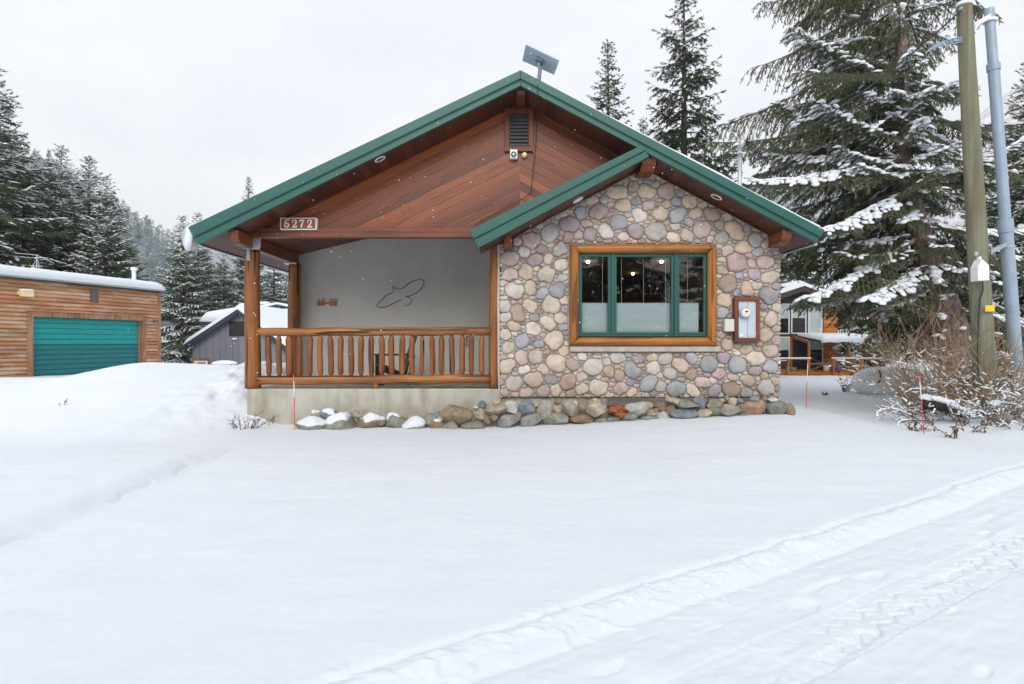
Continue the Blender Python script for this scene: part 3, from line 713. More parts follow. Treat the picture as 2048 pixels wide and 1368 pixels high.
def shape(a, b_, rot, e, lob):
    r = (np.abs(np.cos(ang)/a)**e + np.abs(np.sin(ang)/b_)**e)**(-1/e)
    r = r*(1 + lob[0]*np.cos(2*ang+lob[1]) + lob[2]*np.cos(3*ang+lob[3]) + .035*np.cos(4*ang+lob[1]*3.7) + .03*np.cos(5*ang+lob[3]*2.9))
    return r, ang+rot
def mask_of(cx, cz, r, th):
    mr = r.max()+.012; i0, i1 = int((cz-mr-zz[0])/RES), int((cz+mr-zz[0])/RES)+2; j0, j1 = int((cx-mr-xx[0])/RES), int((cx+mr-xx[0])/RES)+2
    i0, j0 = max(i0, 0), max(j0, 0); i1, j1 = min(i1, gh), min(j1, gw)
    dx = xx[j0:j1][None, :]-cx; dzz = zz[i0:i1][:, None]-cz
    t_ = np.arctan2(dzz, dx); rr = np.hypot(dx, dzz)
    o = np.argsort(th % (2*np.pi)); tt = (th % (2*np.pi))[o]; rs = r[o]
    rad = np.interp(t_ % (2*np.pi), np.r_[tt[-1]-2*np.pi, tt, tt[0]+2*np.pi], np.r_[rs[-1], rs, rs[0]])
    return (slice(i0, i1), slice(j0, j1)), rr < rad
sched = [(.15, 40), (.132, 160), (.117, 600), (.104, 1500), (.094, 2400), (.08, 3000), (.067, 3000), (.053, 4000), (.041, 6000), (.031, 9000), (.022, 9000)]
for size, tries in sched:
    small = size < .055
    free = np.argwhere(occ == 0)
    if len(free) == 0: break
    for _ in range(tries):
        i, j = free[nr.randint(len(free))]
        if occ[i, j] != 0: continue
        asp = nr.uniform(.45, .75) if small else nr.uniform(.66, .95)
        a = size*nr.uniform(.9, 1.08); b_ = a*asp
        rot = nr.normal(0, .18) if small else nr.uniform(-.9, .9) if nr.rand() < .7 else nr.uniform(0, 3.14)
        r, th = shape(a, b_, rot, nr.uniform(2.0, 3.3), (nr.uniform(-.06, .06), nr.uniform(0, 6), nr.uniform(-.075, .075), nr.uniform(0, 6)))
        sl_, mk = mask_of(xx[j], zz[i], r + .006, th)
        if mk.sum() == 0 or (occ[sl_][mk] != 0).any(): continue
        if (mk.sum()*RES*RES) < .55*np.pi*(a*b_): continue
        stones.append([xx[j], zz[i], r, th, size]); sub = occ[sl_]; sub[mk] = len(stones)
# grow each stone towards its neighbours
for k_, s_ in enumerate(stones):
    cx, cz, r, th, size = s_; lim = 1.5 if size > .055 else 1.7
    nrad = r.copy()
    for q in range(KA):
        d0 = r[q]; best = d0
        for st in np.arange(d0, d0*lim+.004, .005):
            j = int((cx+math.cos(th[q])*(st+.005)-xx[0])/RES+.5); i = int((cz+math.sin(th[q])*(st+.005)-zz[0])/RES+.5)
            if not (0 <= i < gh and 0 <= j < gw) or (occ[i, j] != 0 and occ[i, j] != k_+1): break
            best = st
        nrad[q] = best
    sm = nrad.copy()
    for _ in range(2): sm = np.minimum(nrad, (np.roll(sm, 1)+2*sm+np.roll(sm, -1))/4)
    s_[2] = sm
    sl_, mk = mask_of(cx, cz, sm, th); sub = occ[sl_]; sub[mk & (sub == 0)] = k_+1
PAL = [((.50,.41,.32), 18), ((.58,.505,.415), 17), ((.50,.395,.35), 17), ((.35,.295,.305), 12), ((.35,.355,.37), 9), ((.45,.425,.395), 15), ((.38,.285,.22), 8), ((.54,.42,.32), 8), ((.61,.56,.50), 8), ((.44,.325,.305), 7)]
pw = np.array([p[1] for p in PAL], float); pw /= pw.sum()
SV, SF, SC = [], [], []; vo = 0
for cx, cz, r, th, size in stones:
    c = np.array(PAL[nr.choice(len(PAL), p=pw)][0])*nr.uniform(.84, 1.16)
    mean = r.mean(); Hh = min(.085, .29*mean + .018)*nr.uniform(.75, 1.2)
    tx, tz_ = nr.normal(0, .12), nr.normal(0, .12)
    rings = ((1.0, -.12), (1.0, .30), (.965, .60), (.875, .83), (.66, .95), (.36, 1.0))
    n0 = vo
    for (f, h) in rings:
        rr = r*f*(1 + nr.normal(0, .016, KA)); X = cx+np.cos(th)*rr; Z = cz+np.sin(th)*rr
        hh = Hh*h*(1 + (tx*np.cos(th)+tz_*np.sin(th))*f) + nr.normal(0, .0028, KA)
        SV.append(np.c_[X, WY-hh, Z]); vo += KA
    SV.append(np.array([[cx, WY-Hh*1.01, cz]])); ctr = vo; vo += 1
    for k_ in range(len(rings)-1):
        a = n0+k_*KA+np.arange(KA); b_ = n0+k_*KA+(np.arange(KA)+1) % KA
        SF.append(np.c_[a, b_, b_+KA]); SF.append(np.c_[a, b_+KA, a+KA])
    a = n0+5*KA+np.arange(KA); b_ = n0+5*KA+(np.arange(KA)+1) % KA; SF.append(np.c_[a, b_, np.full(KA, ctr)])
    SC.append(np.tile(c, (len(rings)*KA+1, 1)))
SV = np.vstack(SV); SF = np.vstack(SF)[:, ::-1]; SC = np.vstack(SC)
og = origin_of(H)
st_o = mesh_np('river_stone_facing', SV, SF, M['cobble'], H, True, tuple(og), SC); 
print('stones', len(stones))

# ---- gable vent, lights, siren, sign, dish and cable
def redbox(): pass
v = MB(); ring(v, 1009, 1067, 218, 303.5, 10, WY-.03, WY+.015)
vo_ = v.build('gable_vent', M['redtrimz'], H, bevel=.004)
v = MB(); v.box(PX(1019,WY), PX(1057,WY), WY-.001, WY+.012, PZ(294,WY), PZ(228,WY)); v.build('vent_back', M['dark'], vo_)
M['slat'] = paint('grey_slat', (.10,.10,.105), .5)
v = MB()
for i in range(9):
    z = PZ(231+7.1*i, WY); v.prismx([(WY-.028, z-.035), (WY-.024, z-.037), (WY-.004, z-.004), (WY-.008, z-.002)], PX(1020,WY), PX(1056,WY))
v.build('vent_slats', M['slat'], vo_)
so_ = root('alarm_siren', 'small white square alarm siren below the gable vent', 'siren', (PX(1027.5,WY), WY, PZ(319,WY)))
b = MB(); b.box(PX(1020,WY), PX(1035,WY), WY-.07, WY+.019, PZ(319.5,WY), PZ(301,WY)); b.build('siren_box', M['white'], so_, bevel=.01)
b = MB(); b.lathe([(.045,0),(.045,.012),(.03,.008)], P(1027.5,309,WY-.07), (0,-1,0), 14); b.build('siren_grille', M['slat'], so_)
b = MB(); b.lathe([(.018,0),(.018,.02),(.008,.025)], P(1027.5,309,WY-.078), (0,-1,0), 12); b.build('siren_horn', M['white'], so_)
b = MB(); b.lathe([(.045,-.015),(.045,.02),(.04,.045),(.025,.06),(.005,.066)], P(1049,311,WY), (0,-1,0), 16)
tag(b.build('junction_cover', M['cream'], None, smooth=True), 'round pale yellow electrical cover beside the alarm siren', 'cover')
def soffit_light(px, py, label, Y=9.28):
    p = P(px, py, Y); side = -1 if p.x < Pb[0] else 1
    sl2 = slL if side < 0 else -slR; z = sofz(p.x); nrm = Vector((sl2, 0, -1)).normalized()
    o = root('soffit_light', label, 'recessed light', (p.x, Y, z), 'recessed lights in the soffit')
    b = MB(); b.lathe([(.085,-.01),(.09,.006),(.07,.012),(.068,-.01)], (p.x, Y, z), nrm, 20); b.build('trim_ring', M['white'], o, smooth=False)
    b = MB(); b.lathe([(.001,-.006),(.067,-.006),(.067,-.001),(.001,-.001)], (p.x, Y, z), nrm, 18); b.build('lens', M['slat'], o)
# soffit height decides y: find Y so that projection matches
def soffit_at(px, py, slope_side):
    best = None
    for Y in np.linspace(9.06, 9.58, 53):
        p = P(px, py, Y); e = abs(p.z - sofz(p.x))
        if best is None or e < best[0]: best = (e, Y)
    return best[1]
soffit_light(760, 318, 'white round recessed light in the left soffit, above the house number', soffit_at(760,318,-1))
soffit_light(1433, 394, 'white round recessed light in the right soffit, above the stone wall', soffit_at(1433,394,1))
so_ = root('soffit_light', 'half hidden white recessed light under the small left rake above the stones', 'recessed light', (PX(1155,9.4), 9.4, 3.6), 'recessed lights in the soffit')
zs = Sb1[1] + (PX(1155,9.35)-Sb1[0])*(Sb1[1]-Sb0[1])/(Sb1[0]-Sb0[0])
b = MB(); b.lathe([(.085,-.01),(.09,.02),(.07,.03),(.001,.03)], (PX(1155,9.35), 9.33, zs), Vector((.53,0,-1)), 20); b.build('trim_ring', M['white'], so_)

# house number 6272
def stroke(mb, pts, wds, y0, y1):
    """variable-width stroke of (x,z) points"""
    pts = [Vector((p[0], p[1])) for p in pts]; L, Rr = [], []
    for i, p in enumerate(pts):
        d = (pts[min(i+1, len(pts)-1)] - pts[max(0, i-1)]).normalized(); nn = Vector((-d.y, d.x)); w2 = wds[i]/2
        L.append(p+nn*w2); Rr.append(p-nn*w2)
    for i in range(len(pts)-1): mb.prism([tuple(L[i]), tuple(L[i+1]), tuple(Rr[i+1]), tuple(Rr[i])], y0, y1)
def arc(cx, cz, rx, rz, a0, a1, n=10): return [(cx+rx*math.cos(R(a0+(a1-a0)*i/n)), cz+rz*math.sin(R(a0+(a1-a0)*i/n))) for i in range(n+1)]
def digit(mb, ch, ox, oz, s, y0, y1):   # glyphs in a 0.72 x 1 cell
    def T(ps): return [(ox+p[0]*s, oz+p[1]*s) for p in ps]
    def st(ps, ws): stroke(mb, T(ps), [q*s for q in (ws if hasattr(ws, '__len__') else [ws]*len(ps))], y0, y1)
    if ch == '6':
        n = 16; st(arc(.35,.30,.24,.25,0,360,24), [.10+.08*abs(math.cos(R(15*i))) for i in range(25)])
        st([(.60,.88),(.55,.96),(.44,.96)], [.15,.12,.07]); st(arc(.47,.36,.36,.60,98,185,12), [.07]+[.11]*3+[.16]*9)
    if ch == '2':
        st(arc(.34,.72,.22,.23,200,60,8)+arc(.34,.72,.24,.24,50,-20,5), [.10]*5+[.09]*4+[.13,.15,.17,.17,.17,.16])
        st([(.57,.64),(.47,.44),(.30,.27),(.12,.10)], [.17,.15,.11,.09]); st([(.08,.08),(.64,.08)], .16); st([(.62,.02),(.66,.26)], .07)
        st(arc(.16,.68,.06,.06,0,360,8), .08)
    if ch == '7':
        st([(.06,.90),(.66,.90)], .18); st([(.10,.98),(.07,.68)], .08); st([(.63,.88),(.46,.58),(.34,.30),(.30,.02)], [.10,.14,.18,.20])
    if ch == '0': st(arc(.35,.5,.24,.43,0,360,24), [.09+.08*abs(math.cos(R(15*i))) for i in range(25)])
    if ch == '1': st([(.36,.0),(.36,1.0)], .17); st([(.36,.95),(.18,.80)], .09); st([(.16,.04),(.56,.04)], .09)
yS = WY-.075
sg = root('house_number_sign', 'brown house number sign reading 6272 with white border and digits', 'sign', (PX(597,yS), yS, PZ(459,yS)))
b = MB(); b.box(PX(560.5,yS), PX(633.5,yS), yS-.012, yS+.09, PZ(460,yS), PZ(435.5,yS)); b.build('white_board', M['white'], sg, bevel=.008)
M['signbrown'] = paint('sign_brown', (.26,.058,.012), .4, 0, .05)
b = MB(); b.box(PX(562.8,yS), PX(631.2,yS), yS-.0155, yS-.0125, PZ(457.8,yS), PZ(437.7,yS)); b.build('brown_face', M['signbrown'], sg)
hS = PZ(439.5,yS)-PZ(455.5,yS)
for ch, px in zip('6272', (568.5, 584, 598.5, 614)):
    b = MB(); digit(b, ch, PX(px,yS), PZ(455.5,yS), hS*1.0, yS-.0195, yS-.016); b.build('digit', M['white'], sg)

# satellite dish
dq = root('satellite_dish', 'flat rectangular satellite dish on a short mast at the roof ridge', 'satellite dish', tuple(P(1077,172,9.2)))
c1, c2, c3, c4 = P(1051,89,9.22), P(1118,121,9.12), P(1108,150,9.50), P(1044,122,9.60)
nn = (c2-c1).cross(c4-c1).normalized(); nn = nn if nn.z > 0 else -nn
M['dish'] = paint('dish_back', (.50,.57,.66), .4, 0, .04); M['dishmast'] = paint('dish_mast', (.16,.21,.28), .5)
b = MB(); q = [c1, c2, c3, c4]; b.add([p for p in q]+[p+nn*.03 for p in q], [(0,1,2,3),(7,6,5,4),(0,4,5,1),(1,5,6,2),(2,6,7,3),(3,7,4,0)]); b.build('panel', M['dish'], dq, bevel=.008)
cc = (c1+c2+c3+c4)/4
ux = (c2-c1).normalized(); b = MB(); b.obox(cc-nn*.025, ux, nn.cross(ux), nn, .055, .065, .025); b.build('mount_bracket', M['dishmast'], dq, bevel=.008)
b = MB(); b.tube([cc-nn*.05, P(1080,140,9.3), P(1077.5,160,9.22), P(1076,172,9.2)], [.028,.030,.032,.04], 10); b.bar(P(1079,150,9.2), P(1075.5,172,9.12), .035, .05); b.build('mast', M['dishmast'], dq)
cbp = [P(1076.5,168,8.945), P(1075.5,182,8.95), P(1074.5,215,9.2), P(1073.5,224,9.57), P(1072,290,9.57), P(1066,345,9.57), P(1062,384,9.57), P(1048,396,9.57), P(1010,416,9.57), P(965,440,9.57), P(948,452,9.57)]
b = MB(); b.tube(cbp, .006, 6); tag(b.build('dish_cable', M['black'], None), 'thin dark cable running down the siding from the satellite dish', 'cable')

# electric meter and utility box
mt = root('electric_meter_box', 'pale grey electric meter cabinet in a brown wood frame on the stone wall', 'electric meter', (PX(1495,9.5), 9.5, PZ(684,9.5)))
b = MB(); xa, xb, za, zb = PX(1470,9.48), PX(1520,9.48), PZ(684,9.48), PZ(594,9.48); tt = PX(1476.5,9.48)-PX(1470,9.48)
b.box(xa, xb, 9.48, 9.6, zb-tt*1.2, zb); b.box(xa, xb, 9.48, 9.6, za, za+tt*1.2); b.box(xa, xa+tt, 9.482, 9.6, za+tt*1.2, zb-tt*1.2); b.box(xb-tt, xb, 9.482, 9.6, za+tt*1.2, zb-tt*1.2)
b.build('wood_frame', M['redtrimz'], mt, bevel=.006)
M['meterpaint'] = paint('meter_paint', (.50,.56,.62), .4, 0, .05)
b = MB(); zq0, zq1 = PZ(676,9.52), PZ(602.5,9.52); xm = PX(1495,9.52); b.box(PX(1476.8,9.52), xm-.004, 9.51, 9.6, zq0, zq1); b.box(xm+.004, PX(1513.4,9.52), 9.513, 9.6, zq0, zq1); b.box(xm-.004, xm+.004, 9.525, 9.6, zq0, zq1); b.build('cabinet', M['meterpaint'], mt, bevel=.004)
mc = P(1488,626,9.51)
b = MB(); b.lathe([(.092,0),(.092,.03),(.082,.035),(.075,.03)], mc, (0,-1,0), 24); b.build('meter_ring', M['steel'], mt)
k = NM('meter_glass'); M['meterglass'] = k.done((.72,.70,.64), .15)
b = MB(); b.lathe([(.078,.02),(.076,.07),(.068,.095),(.04,.105),(.001,.107)], mc, (0,-1,0), 24); b.build('meter_dome', M['meterglass'], mt, smooth=True)
b = MB(); b.box(mc.x-.022, mc.x+.022, mc.y-.112, mc.y-.104, mc.z+.008, mc.z+.03); b.build('meter_display', M['dark'], mt)
b = MB(); b.box(PX(1479.5,9.5), PX(1486,9.5), 9.505, 9.511, PZ(673,9.5), PZ(668,9.5)); b.build('cabinet_label', M['white'], mt)
ub = root('utility_box', 'small white grey utility box with rounded corners left of the electric meter', 'utility box', (PX(1459.5,9.5), 9.5, PZ(664,9.5)))
M['ubox'] = paint('utility_grey', (.58,.60,.56), .5, 0, .05)
b = MB(); b.box(PX(1449.5,9.48), PX(1468.8,9.48), 9.47, 9.6, PZ(663,9.48), PZ(638,9.48)); b.build('box_body', M['ubox'], ub, bevel=.015)
b = MB(); b.lathe([(.012,0),(.012,.05)], P(1460,664,9.49), (0,0,-1), 10); b.build('cable_gland', M['dark'], ub)

# porch wall decorations
yE = 11.69
ez = lambda p: P(600+p[0]/5.067, 520+p[1]/5.067, yE-.012)
top = [(1045,283),(1090,243),(1150,212),(1183,205),(1188,198),(1196,203),(1206,190),(1214,188),(1220,196),(1230,192),(1240,197),(1236,206),(1250,203),(1254,214),(1246,220),(1262,222),(1260,236),(1250,240),(1256,256)]
eag = [[(940,268),(965,280),(1003,297),(1045,283)], top, [(1256,256),(1215,305),(1165,343),(1110,365),(1068,371)], [(1068,371),(1108,378),(1134,400),(1124,432),(1098,455),(1058,461)],
       [(1025,405),(940,442),(850,481),(800,479),(775,464),(790,440),(832,400),(872,356),(930,336),(948,312),(940,268)]]
b = MB()
for pth in eag: b.tube([ez(p) for p in pth], .0048, 6)
M['wire'] = paint('dark_iron', (.03,.028,.026), .5, .5)
tag(b.build('eagle_wall_art', M['wire'], None), 'dark wire outline of a flying eagle on the grey porch wall', 'wall art')
M['copper'] = paint('copper_tile', (.50,.19,.07), .45, .2, .3, 40)
tn = root('address_tiles', 'row of small copper address tiles reading 20-12 on the porch wall', 'wall art', tuple(P(653,612,yE)))
for ch, px, kind in (('2',634.3,0), ('0',641.8,1), ('1',659,2), ('2',666,0)):
    x0_, x1_ = PX(px,yE), PX(px+6.9,yE); b = MB(); b.box(x0_, x1_, yE-.02, yE+.009, PZ(611.3,yE), PZ(602,yE))
    zt_ = PZ(602.3,yE); wq = x1_-x0_
    for (a_, h_) in ((.25, .045), (.62, .062), (.86, .035)) if kind != 1 else ((.3, .03), (.55, .065), (.9, .05)):
        b.prism([(x0_+wq*(a_-.14), zt_), (x0_+wq*(a_+.14), zt_), (x0_+wq*a_, zt_+h_)], yE-.018, yE-.008)
    tl = b.build('tile', M['copper'], tn)
    b = MB(); digit(b, ch, x0_+wq*.14, PZ(610.6,yE), (PZ(603.5,yE)-PZ(610.6,yE)), yE-.026, yE-.0205); b.build('digit', M['wire'], tl)
b = MB(); b.box(PX(650.5,yE), PX(658,yE), yE-.016, yE+.009, PZ(607,yE), PZ(605.6,yE)); b.build('dash', M['wire'], tn)

# adirondack chairs
def adirondack(name, label, cat, mat, loc, rotz, s=1.0, group=None):
    r_ = root(name, label, cat, (0,0,0), group); ORIG[r_.name] = Vector((0,0,0))
    b = MB()   # seat slats, front at -y
    for i in range(6):
        t = i/5; b.obox((0, -.28+.44*t, .36-.13*t), (1,0,0), (0,1,-.29), (0,.29,1), .26, .040, .010)
    b.build('seat', mat, r_, bevel=.003)
    b = MB()
    for i in range(7):
        u = (i-3)/3; hgt = .86 - .14*u*u
        b.obox((u*.24*1.05, .19+.31*hgt*.52, .24+hgt*.46), (1,0,-.10*u), (0,.36*.9,1), (0,1,-.33), .034, hgt/2, .009)
    b.bar((-.26,.30,.55), (.26,.30,.55), .03, .07); b.build('backrest', mat, r_, bevel=.003)
    for sx in (-1, 1):
        b = MB(); b.box(sx*.31-.06, sx*.31+.06, -.36, .36, .555, .577); b.build('armrest', mat, r_, bevel=.004)
        b = MB(); b.box(sx*.29-.015, sx*.29+.015, -.31, -.20, 0, .554); b.build('leg', mat, r_, bevel=.003)
        b = MB(); b.prismx([(-.31,.36),(-.20,.39),(.42,.10),(.50,0),(.40,0),(-.28,.27)], sx*.265-.012, sx*.265+.012); b.build('side_rail', mat, r_, bevel=.003)
        b = MB(); b.obox((sx*.30, .30, .28), (1,0,0), (0,.2,1), (0,1,-.2), .013, .28, .03); b.build('back_leg', mat, r_)
    r_.location = loc; r_.rotation_euler = (0,0,rotz); r_.scale = (s,s,s); ORIG[r_.name] = Vector(loc); return r_
M['chairblack'] = paint('dark_chair', (.016,.013,.013), .45)
adirondack('adirondack_chair', 'dark brown adirondack chair standing behind the porch railing', 'chair', M['chairblack'], (PX(786,10.75), 10.75, DECK), R(-72), .93)
# low wire stand and iron hook at the right end of the porch
ws = root('wire_stand', 'low grey wire stand on the porch floor beside the stone wall', 'stand', (PX(945,11.2), 11.2, DECK))
b = MB()
for (x_, y_) in ((-.26,-.15),(.30,-.15),(-.26,.15),(.30,.15)): b.tube([(PX(945,11.2)+x_, 11.2+y_, DECK), (PX(945,11.2)+x_, 11.2+y_, DECK+.23)], .007, 6)
b.build('leg', M['steel'], ws)
b = MB()
for i in range(7): b.bar((PX(945,11.2)-.27, 11.05+.05*i, DECK+.235), (PX(945,11.2)+.31, 11.05+.05*i, DECK+.235), .008, .008)
b.build('rack', M['steel'], ws)
b = MB(); hk = [P(937,672,yE-.02), P(932,676,yE-.06), P(935,684,yE-.08), P(931,690,yE-.06), P(938,690,yE-.05), P(941,686,yE-.04)]; b.tube(hk, .009, 6)
tag(b.build('iron_hook', M['wire'], None), 'curled black iron hook low on the porch wall behind the railing', 'hook')
# ------------------------------------------------------------------ boulders along the foundation
BP = {'tan': (.42,.36,.26), 'greytan': (.37,.345,.28), 'brown': (.30,.225,.15), 'grey': (.27,.275,.255), 'greygreen': (.27,.27,.215), 'bluegrey': (.21,.235,.27), 'pale': (.52,.52,.48), 'cream': (.55,.47,.33),
      'orange': (.40,.25,.15), 'rust': (.28,.20,.13), 'red': (.25,.07,.02), 'pinkish': (.42,.27,.19), 'dark': (.20,.19,.17)}
CN = {'greytan': 'grey tan', 'greygreen': 'greenish grey', 'bluegrey': 'bluish grey', 'rust': 'rust brown', 'red': 'red and orange', 'pinkish': 'pinkish brown', 'dark': 'dark grey'}
B3 = [(580,195,42,30,'tan',1),(680,203,70,44,'bluegrey',1),(797,188,50,32,'tan',0),(875,180,33,30,'tan',0),(950,195,64,42,'greytan',0),(540,264,108,46,'greygreen',2),(770,247,110,56,'greygreen',2),(985,246,102,58,'brown',2),
      (1075,246,30,26,'brown',1),(1185,246,86,60,'greygreen',1),(1325,197,50,44,'tan',0),(1320,270,82,48,'greytan',3),(1435,224,62,50,'greytan',0),(1500,186,36,24,'bluegrey',0),(1525,219,30,22,'pale',0),(1490,268,54,32,'orange',1),
      (1650,182,122,76,'brown',0),(1595,266,66,32,'greygreen',0),(1790,131,22,12,'pale',0),(1837,116,32,34,'bluegrey',0),(1815,186,50,50,'tan',0),(1755,213,26,24,'grey',0),(1775,264,90,32,'greygreen',0),(1870,226,37,40,'brown',0),(1925,205,30,28,'brown',0),(1950,138,84,46,'tan',0),(1947,92,26,22,'cream',0)]
B4 = [(70,118,46,44,'pale',0),(172,112,60,44,'bluegrey',0),(122,166,25,30,'brown',0),(50,206,80,46,'grey',0),(200,202,72,46,'grey',0),(290,126,57,66,'greytan',0),(375,116,37,36,'tan',0),(382,76,28,14,'brown',0),(470,117,60,52,'greytan',0),(540,100,35,37,'brown',0),
      (365,194,90,44,'greygreen',0),(530,192,82,34,'rust',0),(635,127,70,63,'tan',0),(628,65,20,12,'cream',0),(680,78,28,22,'grey',0),(780,143,80,36,'red',0),(665,197,44,17,'grey',0),(750,190,44,22,'grey',0),(860,174,60,32,'grey',0),(900,120,72,49,'pale',0),
      (970,184,54,18,'grey',0),(980,99,28,26,'tan',0),(1000,151,42,26,'tan',0),(1060,106,44,31,'brown',0),(1145,70,50,22,'tan',0),(1122,129,44,30,'brown',0),(1075,166,44,31,'pale',0),(1205,156,88,37,'bluegrey',0),(1230,91,72,31,'greygreen',0),(1320,86,44,38,'bluegrey',0),
      (1345,153,57,31,'tan',0),(1425,86,47,31,'greygreen',0),(1410,131,40,29,'greygreen',0),(1518,131,74,51,'greytan',0),(1537,75,29,27,'cream',0),(1465,68,19,15,'tan',0),(1590,106,25,27,'grey',0),(1672,111,74,57,'pinkish',0),(1730,90,31,25,'grey',0),(1620,166,42,20,'grey',0),
      (1815,116,70,50,'dark',0),(1905,136,36,46,'brown',0),(1770,166,52,18,'bluegrey',0),(1750,56,17,15,'brown',0),(1800,64,30,16,'pale',0),(1680,60,29,19,'grey',0),(1585,70,19,15,'grey',0),(235,90,21,21,'tan',0),(1500,50,15,17,'grey',0),(1380,105,14,14,'orange',0),(1030,133,16,15,'orange',0),(500,86,14,14,'pale',0)]
allb = [(480+a/3.793, 780+b_/3.793, c/3.793, d/3.793, col, s, 0) for a, b_, c, d, col, s in B3] + [(1000+a/3.303, 780+b_/3.303, c/3.303, d/3.303, col, s, 1) for a, b_, c, d, col, s in B4]
ico = bmesh.new(); bmesh.ops.create_icosphere(ico, subdivisions=4, radius=1)
IV = np.array([v.co[:] for v in ico.verts]); IF = np.array([[v.index for v in f.verts] for f in ico.faces]); ico.free()
ico = bmesh.new(); bmesh.ops.create_icosphere(ico, subdivisions=1, radius=1)
IV1 = np.array([v.co[:] for v in ico.verts]); IF1 = np.array([[v.index for v in f.verts] for f in ico.faces]); ico.free()
def rock_shape(seed, ang_=1.0):
    q = np.random.RandomState(seed); v = IV.copy()
    for _ in range(13):
        n_ = q.normal(size=3); n_ /= np.linalg.norm(n_); d_ = q.uniform(.62, .92)
        t_ = np.maximum(0, v @ n_ - d_); v -= (t_*ang_)[:, None]*n_[None, :]
    v *= (1 + .05*fbm(v[:,0]*1.7+seed, v[:,2]*1.7+v[:,1], seed, 4) + .02*fbm(v[:,0]*6+seed, v[:,2]*6+v[:,1]*5, seed+3, 2))[:, None]
    v /= np.abs(v).max(0)[None, :]; return v
ORDS = {1:'first',2:'second',3:'third',4:'fourth',5:'fifth',6:'sixth',7:'seventh',8:'eighth',9:'ninth'}
def ordn(n): return ORDS.get(n) or (str(n) + ('st' if n % 10 == 1 and n != 11 else 'nd' if n % 10 == 2 and n != 12 else 'rd' if n % 10 == 3 and n != 13 else 'th'))
rows = {}
for b_ in allb:
    low = b_[1] > (845 - max(0, b_[0]-1000)*.026); rows.setdefault('bottom' if low else 'upper', []).append(b_)
for rn in rows:
    for i, (px, py, rx, ry, col, s, _) in enumerate(sorted(rows[rn])):
        Y = 9.22 if rn == 'bottom' else 9.34
        if rx*ry < 60: Y -= .05
        k = Y/F; rw, rh = rx*k*1.14, ry*k*1.12; dep = min(.26, max(rw, rh)*.85)
        v = rock_shape(int(px*3)+7, .95 if rx > 12 else .6); c = P(px, py, Y)
        if rn == 'bottom': c.z -= rh*.24; rh *= 1.24
        q = np.random.RandomState(int(px*5)); tilt = q.normal(0, .1)
        V = np.c_[v[:,0]*rw, v[:,1]*dep, v[:,2]*rh]; ct, st_ = math.cos(tilt), math.sin(tilt)
        V = np.c_[V[:,0]*ct-V[:,2]*st_, V[:,1], V[:,0]*st_+V[:,2]*ct] + np.array(c)
        base = np.array(BP[col])*q.uniform(.85, 1.12); cols = np.tile(base, (len(V), 1))
        if col == 'red':
            m_ = fbm(v[:,0]*2.2, v[:,2]*2.2+v[:,1], 4, 3)[:, None]; cols = np.where(m_ > .12, np.array((.42,.14,.025)), np.where(m_ < -.1, np.array((.085,.022,.012)), cols))
        if col == 'rust':
            m_ = fbm(v[:,0]*1.8, v[:,2]*1.8, 6, 3)[:, None]; cols = np.where(m_ > .05, np.array((.33,.19,.10)), cols*.9)
        o = mesh_np('boulder', V, IF, M['rock'], None, True, (c.x, c.y, V[:,2].min()), cols)
        size = 'large' if rx > 18 else 'medium' if rx > 10.5 else 'small'
        sp = ' topped with snow' if s >= 2 else ' dusted with snow' if s == 1 else ''
        tag(o, f'{size} {CN.get(col, col)} boulder{sp}, {ordn(i+1)} from left in {rn} row by the foundation', 'boulder', 'boulders along the foundation')
        if s:
            thr = {1: .62, 2: .18, 3: -.25}[s]
            e = IV[:,2] + .35*fbm(IV[:,0]*1.5+px, IV[:,1]*1.5, 3, 3)*2 - (.25*(-IV[:,1]) if s > 1 else 0)*-1*.3
            up = ss(thr, thr+.25, e); V2 = V + np.c_[IV[:,0]*.0, IV[:,1]*.0-.004, IV[:,2]*0+.035]*up[:,None] - (V-np.array(c))*(.09*(1-up))[:,None]
            mesh_np('snow_cap', V2, IF, M['snow'], o, True, (c.x, c.y, V[:,2].min()))

# ------------------------------------------------------------------ snow stakes
M['stakered'] = paint('stake_red', (.62,.06,.045), .4); M['stakeorange'] = paint('stake_orange', (.85,.12,.05), .4)
for (xt, yt, xb, yb, Y, lb) in ((587.5,752,590,862,9.05,'thin red and white snow stake in front of the porch railing'), (1616,716,1611,839,10.4,'thin red and white snow stake right of the stone wall'), (1838.5,752,1850,876,8.6,'thin red and white snow stake in front of the bare shrub')):
    t_, b_ = P(xt,yt,Y), P(xb,yb,Y); r_ = root('snow_stake', lb, 'snow stake', tuple(b_), 'snow stakes marking the yard')
    rr = .0065
    q = MB(); q.tube([b_-Vector((0,0,.15)), b_.lerp(t_, .62)], rr, 8); q.build('red_rod', M['stakered'], r_)
    q = MB(); q.tube([b_.lerp(t_, .62), b_.lerp(t_, .91)], rr*1.02, 8); q.build('white_band', M['white'], r_)
    q = MB(); q.tube([b_.lerp(t_, .91), t_], rr*1.4, 8); q.build('orange_tip', M['stakeorange'], r_)

